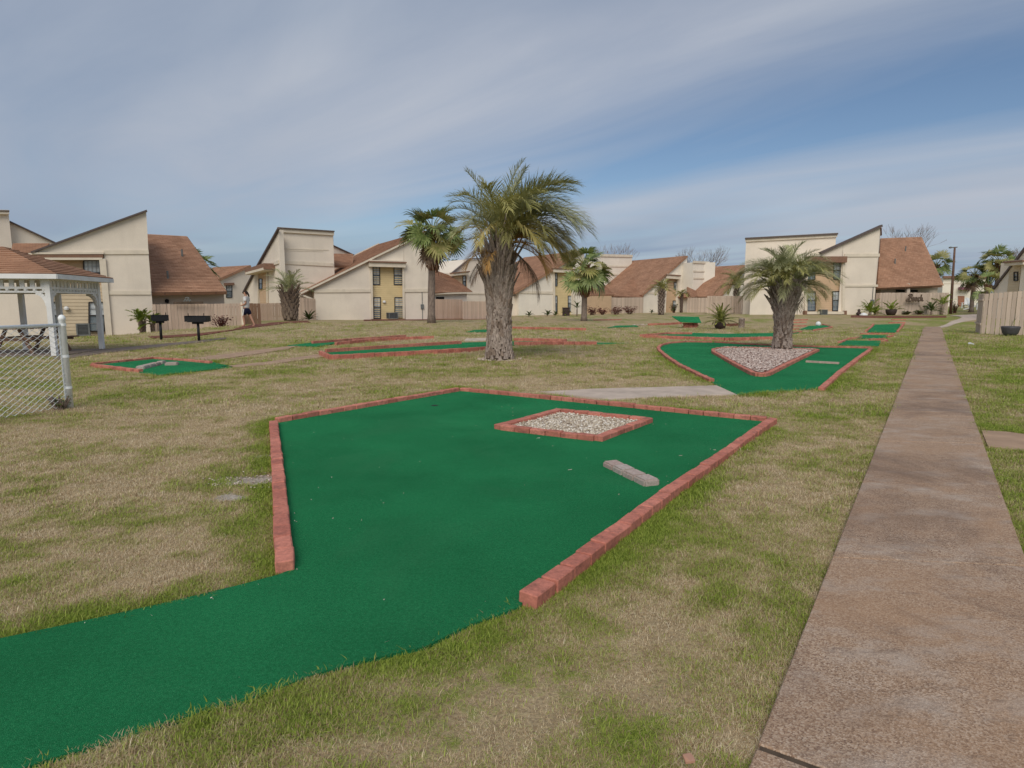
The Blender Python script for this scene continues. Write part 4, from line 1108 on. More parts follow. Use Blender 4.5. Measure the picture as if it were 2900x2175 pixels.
o_ = P(2562, 852.5, 56.95); e_ = (P(2640, 829, 58) - P(2570, 829, 57.2)); e_.z = 0; e_.normalize()
stroke_sign('dark wooden cut-out script reading Beach mounted on the board fence', BEACH, o_ + Vector((.12, -.25, 0)), e_, UP, .60, .07, 'sign_wood')
LOGO = [[(0,.1),(.25,.5),(.5,.2),(.75,.6),(1.0,.15),(1.2,.5)], [(.2,.7),(.6,.85),(1.0,.7)]]
o_ = P(524, 858, 35.3); stroke_sign('small faded wooden emblem on the board above the peach fence', LOGO, o_ + Vector((0, -.1, .05)), Vector((1, .3, 0)).normalized(), UP, .3, .03, 'ac_grey')
# ------------------------------------------------------------ vegetation
def frond_mesh(seed, L=2.2, el=50, bend=90, nl=46, ll=0.55, lw=0.022, mat='frond_green', vee=38, start=.16, droop=.35, ragged=.12, rach=.022):
    """a pinnate frond: arching rachis along +X with two rows of leaflets"""
    r = random.Random(seed); mb = MB(); N = 14; pts = []; x = z = 0.0; y = 0.0; sw = r.uniform(-.12, .12)
    for k in range(N + 1):
        pts.append(Vector((x, y, z))); t_ = k / N; a = R(el - bend * t_ ** 1.35); ds = L / N
        x += math.cos(a) * ds; z += math.sin(a) * ds; y += sw * ds * t_
    mb.tube(pts, [rach * (1.15 - .95 * k / N) for k in range(N + 1)], 4)
    def at(t_):
        f = t_ * N; i = min(int(f), N - 1); return pts[i].lerp(pts[i + 1], f - i), (pts[i + 1] - pts[i]).normalized()
    for k in range(nl):
        t_ = start + (1 - start) * (k + .5) / nl; p, T = at(t_)
        S0 = Vector((0, 1, 0)); Nn = T.cross(S0); Nn = -Nn if Nn.z < 0 and abs(T.z) < .95 else Nn
        prof = (min(1, (t_ - start) / .16 + .35)) * (1 - .62 * max(0, (t_ - .45) / .55) ** 1.5)
        for sgn in (-1, 1):
            if r.random() < ragged: continue
            l = ll * prof * r.uniform(.8, 1.12); fa = R(62 - 34 * t_ + r.uniform(-9, 9)); va = R(vee + r.uniform(-12, 12))
            d = (T * math.cos(fa) + (S0 * sgn * math.cos(va) + Nn * math.sin(va)) * math.sin(fa)).normalized()
            wv = d.cross(Nn).normalized() * lw * r.uniform(.8, 1.2)
            m = p + d * l * .5 + Vector((0, 0, -droop * .12 * l)); e = p + d * l + Vector((0, 0, -droop * l * r.uniform(.5, 1.2)))
            mb.add([p - wv * .35, p + wv * .35, m + wv * .5, m - wv * .5, e], [(0, 1, 2, 3), (3, 2, 4)])
    return mb.mesh('frond', mat)
def fan_mesh(seed, Lp=0.9, rad=0.75, nseg=22, el=30, bend=35, mat='fan_green', fold=.4, droop=.45):
    r = random.Random(seed); mb = MB(); pts = []; x = z = 0; N = 8
    for k in range(N + 1):
        pts.append(Vector((x, 0, z))); a = R(el - bend * (k / N) ** 1.4); x += math.cos(a) * Lp / N; z += math.sin(a) * Lp / N
    mb.tube(pts, [.03 * (1.2 - .6 * k / N) for k in range(N + 1)], 4)
    T = (pts[-1] - pts[-2]).normalized(); S0 = Vector((0, 1, 0)); Nn = T.cross(S0); Nn = -Nn if Nn.z < 0 else Nn; h = pts[-1]
    for k in range(nseg):
        a = R(-118 + 236 * (k + .5) / nseg + r.uniform(-4, 4)); l = rad * (1 - .25 * abs(a) / R(118)) * r.uniform(.85, 1.12)
        d = (T * math.cos(a) + S0 * math.sin(a) + Nn * fold * abs(math.sin(a)) * .6).normalized(); w_ = d.cross(Nn).normalized() * rad * .055
        m = h + d * l * .55; m2 = h + d * l * .82 + Vector((0, 0, -droop * l * .12)); e = h + d * l + Vector((0, 0, -droop * l * r.uniform(.25, .7)))
        mb.add([h - w_ * .2, h + w_ * .2, m + w_, m - w_, m2 + w_ * .6, m2 - w_ * .6, e], [(0, 1, 2, 3), (3, 2, 4, 5), (5, 4, 6)])
    return mb.mesh('frond', mat)
def put_frond(t, me, loc, az, roll=0.0, s=1.0, pitch=0.0):
    o = link('frond', me, t); o.location = loc; o.rotation_euler = (roll, -pitch, az); o.scale = (s,) * 3; return o

def pindo(name, label, base, trunk, crown_z, fr, boots, group=None, label_trunk=None, seed=1, stubs=60, stub_z=(1.6, 3.2), stub_l=(.5, .9), stub_tilt=(8, 32), core_r=None, tipmat='boot_grey', tsc=1.0):
    """stout feather palm: trunk profile, spiral of old leaf bases, cut stalks and fronds"""
    r = random.Random(seed); t = thing(name, label, 'palm tree', tuple(base), group); off = Vector(base)
    mb = MB(); nz = len(trunk); vs = []
    mb.lathe([(a * .93, z) for a, z in trunk], 20, off); mb.build('trunk', 'trunk_core', t, smooth=True)
    def rad(z):
        for (a0, z0), (a1, z1) in zip(trunk[:-1], trunk[1:]):
            if z <= z1: return a0 + (a1 - a0) * max(0, (z - z0)) / max(z1 - z0, 1e-6)
        return trunk[-1][0]
    mb, mb2 = MB(), MB(); z0, z1, n, l0, l1, t0, t1, w0 = boots
    for k in range(n):
        f = (k + .5) / n; z = z0 + (z1 - z0) * f; az = k * 2.39996 + r.uniform(-.12, .12); rr = rad(z) * .93
        l = (l0 + (l1 - l0) * f ** 1.6) * r.uniform(.75, 1.3); tl = R(t0 + (t1 - t0) * f) + r.uniform(-.08, .1); w_ = w0 * r.uniform(.8, 1.2)
        o = Vector((math.cos(az), math.sin(az), 0)); s_ = Vector((-math.sin(az), math.cos(az), 0)) + UP * r.uniform(-.15, .15)
        d = UP * math.cos(tl) + o * math.sin(tl); p = off + o * (rr - .03) + UP * z; th = .05 * (w_ / .12)
        nn = (o * math.cos(tl) - UP * math.sin(tl)); e = p + d * l
        q = [p - s_ * w_ / 2 - nn * .03, p + s_ * w_ / 2 - nn * .03, p + s_ * w_ / 2 + nn * th, p - s_ * w_ / 2 + nn * th]
        q2 = [e - s_ * w_ * .24 - nn * .012, e + s_ * w_ * .24 - nn * .012, e + s_ * w_ * .24 + nn * .02, e - s_ * w_ * .24 + nn * .02]
        (mb if r.random() < .7 else mb2).hexa(q + q2)
    mb.build('leaf_base', 'boot_grey', t, kind='stuff'); mb2.build('leaf_base', 'boot_dark' if r.random() < 2 else '', t, kind='stuff')
    mb = MB(); mbt = MB()
    for k in range(stubs):
        z = r.uniform(*stub_z); az = r.uniform(0, 6.283); tl = R(r.uniform(*stub_tilt)) * (0.5 + .5 * (z - stub_z[0]) / (stub_z[1] - stub_z[0] + .01)); l = r.uniform(*stub_l)
        o = Vector((math.cos(az), math.sin(az), 0)); p = off + o * rad(z) * .9 + UP * z; d = UP * math.cos(tl) + o * math.sin(tl)
        w_ = r.uniform(.028, .05) * tsc; m = p + d * l * .5; e = p + d * l + o * l * .08
        mb.tube([p, m, e], [w_, w_ * .75, w_ * .45], 5)
    mb.build('old_stalk', 'boot_grey', t, kind='stuff')
    for me, az, z, out, roll, s, pt in fr:
        put_frond(t, me, (math.cos(az) * out, math.sin(az) * out, z), az, roll, s, pt)
    return t

rp = random.Random(11)
# the tallest palm in the middle
FM = {}
def fm(kind, k):
    key = (kind, k)
    if key not in FM:
        kw = dict(up=dict(L=2.1, el=84, bend=44, mat='frond_grey', ll=.56), arch=dict(L=2.1, el=70, bend=92, mat='frond_grey' if k % 3 else 'frond_green', ll=.74),
                  out=dict(L=2.1, el=44, bend=100, mat='frond_green' if k % 2 else 'frond_grey', ll=.74), low=dict(L=1.85, el=20, bend=88, mat='frond_yellow' if k % 2 else 'frond_green', ll=.66, droop=.5),
                  hang=dict(L=1.65, el=8, bend=88, mat='frond_dead', ll=.58, droop=.6, ragged=.15), dead=dict(L=1.7, el=-30, bend=58, mat='frond_brown', ll=.42, droop=.9, ragged=.35, vee=0))[kind]
        FM[key] = frond_mesh(100 + k * 7 + hash_(kind), nl=62, lw=.017, **kw)
    return FM[key]
def hash_(s): return sum(ord(c) * (i + 3) for i, c in enumerate(s)) % 97
b1 = P(1414, 1016, 16.3); b1.z = g1(b1.x, b1.y) - .02
fr = []
def addf(kind, n, az0=0, spread=6.283, z=(3.1, 3.4), out=.12, s=(.9, 1.1), roll=.25, pt=(-.1, .1)):
    for k in range(n):
        az = az0 + spread * ((k + rp.uniform(.15, .85)) / n - .5)
        az -= .3 * math.sin(az); sc__ = rp.uniform(*s) * (1 + (.13 if kind != 'up' else 0) * math.cos(az))   # the wind has combed it to the right
        fr.append((fm(kind, rp.randrange(6)), az, rp.uniform(*z), out, rp.uniform(-roll, roll), sc__, rp.uniform(*pt)))
addf('up', 6, z=(3.2, 3.35), s=(.76, .98), out=.05, pt=(-.05, .1)); addf('arch', 17, s=(.82, 1.02)); addf('out', 17, s=(.8, 1.0)); addf('out', 8, 0.0, 1.9, s=(.98, 1.12)); addf('low', 5, -.3, 2.2, s=(.9, 1.1))
addf('low', 11, s=(.75, .95)); addf('arch', 7, 0.0, 2.4, s=(.95, 1.1)); addf('low', 5, -.2, 1.8, s=(.9, 1.05)); addf('hang', 4, -.3, 1.6, s=(.85, 1.0), z=(3.0, 3.2)); addf('hang', 3, -2.5, 1.1, s=(.6, .8), z=(2.75, 3.0)); addf('dead', 2, -.2, .6, s=(.75, .95), z=(2.95, 3.1)); addf('dead', 2, 3.3, 1, s=(.5, .7), z=(2.7, 2.9))
pindo('pindo_palm', 'tallest stout palm with shaggy flared trunk and wind-swept feather crown in mid lawn', b1,
      [(.40,-.1),(.41,.05),(.36,.3),(.325,.7),(.315,1.2),(.33,1.6),(.34,1.95),(.31,2.3),(.25,2.7),(.19,3.1),(.12,3.35)], 3.3, fr,
      (.02, 2.5, 430, .13, .46, 13, 19, .12), seed=5, stubs=130, stub_z=(1.5, 2.95), stub_l=(.5, .95), stub_tilt=(10, 34), tsc=.82)
stones('bark_chips', [(b1.x + .62 * math.cos(a), b1.y + .55 * math.sin(a)) for a in np.arange(0, 6.28, .4)], 420, .015, .045, 'chip', None, lambda x, y: g1(x, y) + .01, flat=.4)
# squat palm in the mulch bed
fr = []
def addq(kind, n, az0=0, spread=6.283, z=(2.0, 2.2), out=.12, s=(.72, .85), roll=.2, pt=(-.1, .1)):
    for k in range(n):
        az = az0 + spread * ((k + rp.uniform(.15, .85)) / n - .5)
        fr.append((fm2(kind, rp.randrange(5)), az, rp.uniform(*z), out, rp.uniform(-roll, roll), rp.uniform(*s), rp.uniform(*pt)))
def fm2(kind, k):
    key = ('q' + kind, k)
    if key not in FM:
        kw = dict(up=dict(L=1.75, el=78, bend=70, mat='frond_grey'), arch=dict(L=1.8, el=60, bend=104, mat='frond_grey'), out=dict(L=1.9, el=38, bend=86, mat='frond_grey' if k % 3 else 'frond_green'),
                  low=dict(L=1.75, el=18, bend=84, mat='frond_green' if k % 2 else 'frond_grey', droop=.5), hang=dict(L=1.5, el=-5, bend=90, mat='frond_yellow', droop=.6))[kind]
        FM[key] = frond_mesh(300 + k * 5 + hash_(kind), ll=.62, nl=58, lw=.016, **kw)
    return FM[key]
addq('up', 8, z=(2.1, 2.25), out=.06); addq('arch', 27, s=(.78, .92)); addq('out', 24, s=(.8, .95)); addq('low', 10, z=(1.9, 2.1)); addq('hang', 2, 0, 2.0, z=(1.9, 2.0)); addq('low', 4, 0.0, 1.4, z=(1.9, 2.1)); addq('low', 4, 3.14, 1.2, z=(1.9, 2.1))
b2 = P(2214, 990, 19.6); b2.z = g1(b2.x, b2.y) + .03
pindo('pindo_palm', 'squat grey-green palm with goblet-shaped trunk growing from the mulch bed', b2,
      [(.36,-.05),(.33,.08),(.28,.4),(.26,.8),(.28,1.1),(.33,1.4),(.34,1.65),(.28,1.9),(.18,2.1),(.1,2.25)], 2.1, fr,
      (.03, 1.9, 400, .10, .48, 12, 32, .09), seed=9, stubs=120, stub_z=(1.0, 1.9), stub_l=(.35, .7), stub_tilt=(22, 52), tsc=.85)

# fan palms
FAN = [fan_mesh(k, .95, .85, 22, 42 - 10 * (k % 5), 40 + 12 * (k % 4), 'fan_green' if k % 3 else 'fan_yellow', droop=.3 + .15 * (k % 3)) for k in range(9)]
FAND = [fan_mesh(40 + k, .8, .7, 18, -42, 40, 'frond_brown', fold=.1, droop=.8) for k in range(3)]
def fan_palm(label, px, ypx, d, ytop, rad_t, nl=30, seed=1, lean=0.0, skirt=.9, s=1.0, dead=4, cut=.0, group='fan palms'):
    r = random.Random(seed); b = P(px, ypx, d); b.z = g1(b.x, b.y) - .03; top = P(px, ytop, d).z; H = top - b.z - 1.5 * s
    t = thing('fan_palm', label, 'palm tree', tuple(b), group)
    mb = MB(); n = 10; pts = [b + Vector((lean * H * (k / n) ** 1.6, 0, H * k / n)) for k in range(n + 1)]
    mb.tube(pts, [rad_t * (1.25 if k == 0 else 1.0 - .15 * k / n) * r.uniform(.96, 1.04) for k in range(n + 1)], 12); mb.build('trunk', 'sabal_trunk', t, smooth=True)
    c = pts[-1]; mb = MB()
    for k in range(int(110 * skirt)):
        z = -skirt * 1.35 * s + skirt * 1.4 * s * r.random(); az = k * 2.4; o = Vector((math.cos(az), math.sin(az), 0)); tl = R(r.uniform(15, 42)); bulge = rad_t * (1.05 + .5 * math.sin(min(1, max(0, (z + skirt * 1.35 * s) / (skirt * 1.4 * s))) * 2.6))
        p = c + o * bulge * .8 + UP * z; d_ = UP * math.cos(tl) + o * math.sin(tl); l = r.uniform(.18, .4) * s; w_ = Vector((-o.y, o.x, 0)) * .06 * s; nn = o * .035 * s
        e = p + d_ * l; mb.hexa([p - w_ - nn, p + w_ - nn, p + w_ + nn, p - w_ + nn, e - w_ * .5 - nn * .4, e + w_ * .5 - nn * .4, e + w_ * .5 + nn * .4, e - w_ * .5 + nn * .4])
    if skirt > 0: mb.build('leaf_base', 'sabal_boot', t, kind='stuff')
    lc = c - b
    for k in range(nl):
        f = (k + .5) / nl; az = k * 2.4 + r.uniform(-.2, .2); el = 1.38 - 1.62 * f
        put_frond(t, FAN[r.randrange(9)], lc + Vector((math.cos(az) * .1, math.sin(az) * .1, .15 - .45 * f)), az, r.gauss(0, .45), s * r.uniform(.62, 1.12), el - .45 + r.gauss(0, .22))
    for k in range(dead):
        az = r.uniform(0, 6.28); put_frond(t, FAND[k % 3], lc + Vector((0, 0, -.35 * s)), az, r.uniform(-.3, .3), s * r.uniform(.7, 1.0), 0)
    return t
fan_palm('tall slim fan palm with ragged crown just left of the tallest palm', 1222, 909, 42, 566, .26, 38, 3, .03, 1.3, 1.48, 5)
fan_palm('fan palm with reddish shaggy neck standing right of the tallest palm', 1654, 904, 50, 686, .24, 36, 8, .005, 1.25, 1.42, 4)
fan_palm('tall fan palm rising behind the far right fence', 2817, 868, 60, 692, .22, 28, 12, .0, .6, 1.15, 3)
fan_palm('shorter fan palm left of its taller neighbour beyond the right fence', 2750, 884, 62, 736, .2, 26, 15, -.01, .5, 1.05, 3)
fan_palm('dark fan palm peeping over the roof edge right of the brown gable roof', 2640, 880, 85, 712, .22, 24, 18, 0, .5, 1.3, 2)
fan_palm('dull fan palm mostly hidden behind the broad brown roof at left', 572, 880, 58, 697, .22, 20, 21, 0, .5, 1.3, 6)
fan_palm('low yellowish fan palm between the two palms beyond the right fence', 2793, 868, 58, 765, .18, 14, 25, 0, .4, .95, 9)

# small feather palms and rosettes
SMALL = {}
def rosette(name, label, px, ypx, d, trunk_h, trunk_r, L, n, mat, el=(15, 85), bend=70, cat='palm tree', seed=1, trunk_mat='boot_grey', zoff=0.0, ll=.35, group=None, nl=26, lw=.02, boots=True, z=None):
    r = random.Random(seed); b = P(px, ypx, d); b.z = (g1(b.x, b.y) if z is None else z) + zoff
    t = thing(name, label, cat, tuple(b), group); r2 = random.Random(seed)
    if trunk_h > .05:
        mb = MB(); mb.lathe([(trunk_r * .85, -.1), (trunk_r, trunk_h * .3), (trunk_r * .95, trunk_h * .7), (trunk_r * .6, trunk_h)], 10, b); mb.build('trunk', 'trunk_core' if boots else trunk_mat, t, smooth=True)
        if boots:
            mb = MB()
            for k in range(90):
                f = (k + .5) / 90; az = k * 2.4; o = Vector((math.cos(az), math.sin(az), 0)); w_ = Vector((-o.y, o.x, 0)) * trunk_r * .22; tl = R(14 + 22 * f); dd_ = UP * math.cos(tl) + o * math.sin(tl)
                p = b + o * trunk_r * .82 + UP * trunk_h * f; e = p + dd_ * trunk_r * (.7 + .6 * f) * r.uniform(.7, 1.2); nn = o * trunk_r * .1
                mb.hexa([p - w_ - nn, p + w_ - nn, p + w_ + nn, p - w_ + nn, e - w_ * .5, e + w_ * .5, e + w_ * .5 + nn, e - w_ * .5 + nn])
            mb.build('leaf_base', trunk_mat, t, kind='stuff')
    for k in range(n):
        f = (k + .5) / n; e_ = el[1] - (el[1] - el[0]) * f; q = int(e_ / 18)
        key = (mat, L, q, bend)
        if key not in SMALL: SMALL[key] = frond_mesh(900 + len(SMALL), L, q * 18 + 9, bend, nl, ll, lw, mat, ragged=.05, rach=.014)
        put_frond(t, SMALL[key], (0, 0, trunk_h * .95), k * 2.4 + r.uniform(-.2, .2), r.uniform(-.2, .2), r.uniform(.85, 1.12), 0)
    return t
rosette('small_palm', 'small grey-green palm with thick dark trunk by the pinkish fence', 823, 906, 46, 2.2, .55, 2.0, 26, 'frond_grey', (20, 88), 62, seed=3, trunk_mat='boot_dark', ll=.6, lw=.035)
rosette('small_palm', 'slender small palm in front of the narrow peach bay', 1872, 888, 66, 2.75, .34, 1.7, 22, 'frond_green', (10, 85), 75, seed=5, ll=.55, lw=.04)
rosette('small_palm', 'thin dark-trunked palm beside the narrow peach bay', 1929, 883, 78, 2.5, .2, 1.1, 14, 'frond_green', (-20, 60), 70, seed=6, trunk_mat='boot_dark', ll=.4, lw=.05)
rosette('small_palm', 'drooping palm behind the fence left of the squat palm crown', 2084, 868, 72, 3.4, .32, 2.6, 26, 'frond_green', (-15, 80), 85, seed=8, ll=.8, lw=.05)
rosette('sago', 'spiky potted sago with yellow-green fronds on the far lawn', 2039, 930, 36, .45, .12, 1.2, 44, 'sago_green', (0, 88), 45, cat='sago plant', seed=9, ll=.2, nl=24, lw=.028, boots=False, trunk_mat='boot_dark')
b = P(2039, 930, 36); b.z = g1(b.x, b.y); mb = MB(); mb.lathe([(.20, -.02), (.30, .1), (.33, .28), (.28, .42), (.24, .44)], 14, b)
tag(mb.build('plant_pot', 'pot_dark', None, smooth=True), 'dark round pot under the spiky sago', 'pot')
rosette('agave', 'low dark agave rosette by the pale end wall of the yellow bay house', 875, 905, 50, .1, .1, .85, 18, 'shrub_green', (5, 80), 30, cat='agave', seed=12, ll=.16, lw=.07, boots=False)
rosette('small_palm', 'leaning young yellow-green palm at the corner of the peach fence', 405, 948, 33.2, .75, .15, .95, 11, 'lime_leaf', (25, 85), 55, seed=14, trunk_mat='boot_dark', ll=.34, lw=.045)
rosette('small_palm', 'small bushy palm leaning right over the peach fence corner', 433, 935, 33.6, .6, .1, .8, 8, 'lime_leaf', (10, 80), 60, seed=15, trunk_mat='boot_dark', ll=.3, lw=.045)
def mini(label, px, ypx, d, s, mat, seed, cat='plant', n=9, trunk=.1, name='spiky_plant', grp='small bedding plants along the house walls'):
    rosette(name, label, px, ypx, d, trunk, .07 * s, .75 * s, n, mat, (15, 85), 45, cat=cat, seed=seed, ll=.22 * s, lw=.06, nl=14, boots=False, trunk_mat='boot_dark', group=grp)
mini('small dark forked plant at the foot of the brown-roofed house wall', 1498, 897, 66, .9, 'shrub_green', 31)
mini('small dark plant left of the yellow bay right of the tallest palm', 1550, 894, 67, .9, 'shrub_green', 32)
mini('low dark plant at the corner of the yellow bay right of the tallest palm', 1572, 893, 67, .7, 'shrub_green', 33)
mini('bright green bushy plant in a tall dark pot against the yellow bay', 1603, 876, 68, 1.0, 'lime_leaf', 34, n=16, trunk=.2)
b = P(1603, 892, 68); b.z = g1(b.x, b.y); mb = MB(); mb.box(b + UP * .42, (.75, .75, .86)); mb.box(b + UP * .87, (.83, .83, .08)); tag(mb.build('plant_pot', 'pot_dark'), 'tall square dark pot against the yellow bay right of the tallest palm', 'pot')
mini('thin dark plant just left of the fan palm trunk', 1634, 889, 66, 1.1, 'shrub_green', 35, trunk=.9)
mini('leafy lime green plant at the right corner of the peach bay house', 2463, 889, 55, 1.7, 'lime_leaf', 36, n=18, trunk=.25)
mini('spreading lime plant low beside the leafy one at the right house corner', 2478, 890, 55.5, 1.2, 'lime_leaf', 37, n=14)
mini('potted yellow-green plant in front of the Beach fence at its left end', 2524, 884, 55, 1.5, 'lime_leaf', 38, n=12, trunk=.35)
b = P(2523, 890, 55); b.z = g1(b.x, b.y); mb = MB(); mb.lathe([(.3, -.02), (.42, .2), (.46, .48), (.40, .52)], 14, b); tag(mb.build('plant_pot', 'pot_dark', None, smooth=True), 'dark round pot at the left end of the Beach fence', 'pot')
mini('dark leafy plant right of the Beach lettering', 2637, 889, 57, 1.5, 'shrub_green', 39, n=14, trunk=.35)
mini('taller plant with bright fan leaves at the right end of the Beach fence', 2667, 889, 58, 1.7, 'lime_leaf', 40, n=9, trunk=1.0)
mini('tiny plant at the base of the pale gable right of the red shrubs', 1845, 886, 76, .7, 'shrub_green', 41)

def shrub(label, px, ypx, d, w, h, mat, seed, n=260, twig='red_twig', leaf=.12, group='shrubs along the fences and walls'):
    r = random.Random(seed); b = P(px, ypx, d); b.z = g1(b.x, b.y); t = thing('shrub', label, 'shrub', tuple(b), group); mb = MB(); lv = MB()
    for k in range(22):
        az = r.uniform(0, 6.28); o = Vector((math.cos(az), math.sin(az) * .7, 0)); e = b + o * w * .5 * r.uniform(.3, 1) + UP * h * r.uniform(.55, 1); s0 = b + o * w * .18 * r.random()
        mb.tube([s0, s0.lerp(e, .5) + UP * h * .08, e], [.022, .016, .008], 4, False)
        for j in range(n // 22):
            f = r.uniform(.25, 1.05); p = s0.lerp(e, f) + Vector((r.gauss(0, w * .07), r.gauss(0, w * .06), r.gauss(0, h * .07)))
            if p.z < b.z + .02: continue
            q = Matrix.Rotation(r.uniform(0, 6.28), 3, 'Z') @ Matrix.Rotation(r.uniform(-1.2, 1.2), 3, 'X'); l = leaf * r.uniform(.7, 1.4)
            lv.add([p, p + q @ Vector((l * .5, -l * .28, 0)), p + q @ Vector((l * 1.2, 0, l * .1)), p + q @ Vector((l * .5, l * .28, 0))], [(0, 1, 2, 3)])
    mb.build('stem', twig, t); lv.build('leaves', mat, t, kind='stuff')
shrub('reddish twiggy shrub against the peach fence beside the grills', 628, 929, 35.2, 1.3, .75, 'shrub_red', 51, 240)
shrub('red-brown shrub, widest of those before the tan fence', 1742, 890, 72, 2.3, 1.05, 'shrub_red', 52, 300, leaf=.16)
shrub('darker red shrub at the right end of the tan fence', 1783, 889, 73, 1.9, .95, 'shrub_red', 53, 300, leaf=.16)
shrub('low red shrub just right of the fan palm trunk', 1678, 889, 70, 1.7, 1.0, 'shrub_red', 54, 260, leaf=.16)
shrub('small red shrub between the fan palm and the tan fence', 1706, 889, 71, 1.3, .8, 'shrub_red', 55, 200, leaf=.16)
shrub('small dark green shrub in front of the narrow peach bay', 1908, 884, 77, 1.0, 1.2, 'shrub_green', 56, 220, leaf=.15)
shrub('low olive shrub under the Beach lettering', 2567, 891, 57, .95, .34, 'shrub_green', 57, 220)
shrub('low green shrub right of the Beach lettering', 2604, 890, 57, 1.2, .48, 'shrub_green', 58, 260)
shrub('dark shrub in the gap behind the gate section near the walking person', 693, 915, 40, .6, .7, 'shrub_green', 59, 150)
shrub('small dark shrub behind the lamp post base', 2704, 882, 62, .8, 1.2, 'shrub_green', 60, 150)
# stump near the pot, fallen frond
t = thing('stump', 'rough grey palm stump on the far lawn right of the potted sago', 'stump', tuple(P(2100, 921, 38)))
b = P(2100, 921, 38); b.z = g1(b.x, b.y); mb = MB(); mb.lathe([(.17, -.03), (.165, .2), (.14, .4), (.15, .56), (.08, .6)], 11, b); mb.build('trunk', 'boot_grey', t)
mb = MB()
for k in range(46):
    az = k * 2.4; o = Vector((math.cos(az), math.sin(az), 0)); w_ = Vector((-o.y, o.x, 0)) * .04; p = b + o * .14 + UP * (.02 + .5 * k / 46); e = p + UP * .1 + o * .04; mb.hexa([p - w_, p + w_, p + w_ + o * .03, p - w_ + o * .03, e - w_ * .4, e + w_ * .4, e + w_ * .4 + o * .01, e - w_ * .4 + o * .01])
mb.build('leaf_base', 'boot_dark', t, kind='stuff')
# bare trees behind roofs
def bare_tree(label, px, ypx, d, ytop, spread, seed, n0=7):
    r = random.Random(seed); b = P(px, ypx, d); b.z = g1(b.x, b.y); H = P(px, ytop, d).z - b.z; t = thing('bare_tree', label, 'tree', tuple(b), 'leafless trees behind the roofs'); tr, tw = MB(), MB()
    tr.tube([b, b + UP * H * .25, b + UP * H * .42], [.3, .24, .2], 8); tr.build('trunk', 'bare_twig', t)
    def grow(p, d_, l, rad, lev):
        e = p + d_ * l; tw.tube([p, p.lerp(e, .5) + Vector((r.uniform(-1, 1), r.uniform(-1, 1), r.uniform(-1, 1))) * l * .07, e], [rad, rad * .8, rad * .6], 4, False)
        if lev == 0: return
        for k in range(3 if lev > 1 else 3):
            a = r.uniform(.25, .65); ax = Vector((r.uniform(-1, 1), r.uniform(-1, 1), r.uniform(-.3, .3))).normalized(); nd = (d_ + ax * a + UP * .12).normalized(); grow(e, nd, l * r.uniform(.62, .82), rad * .62, lev - 1)
    for k in range(n0):
        az = 6.28 * k / n0; d_ = Vector((math.cos(az) * spread, math.sin(az) * spread, 1)).normalized(); grow(b + UP * H * .40, d_, H * .24, .055, 3)
    tw.build('branches', 'bare_twig', t)
bare_tree('wide leafless tree behind the roof ridge left of the chimney tower', 1980, 880, 105, 692, .95, 71, 12)
bare_tree('small leafless tree behind the pale box tower', 1738, 880, 100, 692, .5, 72)
bare_tree('leafless tree behind the brown gable roof at right', 2545, 880, 90, 640, .55, 73)
bare_tree('leafless tree behind the far right house', 2896, 880, 80, 700, .5, 74)
b = P(1275, 880, 110); b.z = g1(b.x, b.y); t = thing('distant_tree', 'dark blue-green distant tree seen between the houses left of the tallest palm', 'tree', tuple(b))
mb = MB(); mb.tube([b, b + UP * 5], [.3, .2], 7); mb.build('trunk', 'bare_twig', t); lv = MB(); r = random.Random(5)
for k in range(900):
    p = b + UP * 7 + Vector((r.gauss(0, 1.5), r.gauss(0, 1.5), r.gauss(0, 1.2))); q = Matrix.Rotation(r.uniform(0, 6.28), 3, 'Z') @ Matrix.Rotation(r.uniform(-1.2, 1.2), 3, 'X'); l = .45
    lv.add([p, p + q @ Vector((l * .5, -l * .3, 0)), p + q @ Vector((l, 0, 0)), p + q @ Vector((l * .5, l * .3, 0))], [(0, 1, 2, 3)])
lv.build('crown', 'teal_far', t, kind='stuff')

# ------------------------------------------------------------ pavilion
zs = lambda x, y: g1(x, y)
pc = Vector((-13.05, 17.3, 0)); eb = Vector((-.17, .985, 0)).normalized(); el_ = Vector((-.98, -.19, 0)).normalized(); S = 2.75; SX = 3.6
crn = [pc, pc + eb * S, pc + eb * S + el_ * SX, pc + el_ * SX]; zg = -.02
gaz = thing('gazebo', 'white wooden pavilion with brown shingled hip roof at the left edge', 'pavilion', tuple((crn[0] + crn[2]) / 2))
cen = (crn[0] + crn[2]) / 2; PT = 2.02
mb = MB(); q = [cen + (c - cen) * 1.06 for c in crn]; mb.prism([Vector((c.x, c.y, g1(c.x, c.y) + .03)) for c in q], (0, 0, -.2)); mb.build('floor_slab', 'dark_concrete', gaz)
HARD.append([tuple(c.xy) for c in q])
posts = crn + [crn[1] + el_ * 1.15, crn[1] + el_ * 2.2]
ang = math.atan2(eb.y, eb.x)
for c in posts:
    mb = MB(); z0 = g1(c.x, c.y); mb.box((c.x, c.y, (z0 + 2.2) / 2), (.13, .13, 2.2 - z0), ang); mb.build('post', 'white_paint', gaz)
brk = None
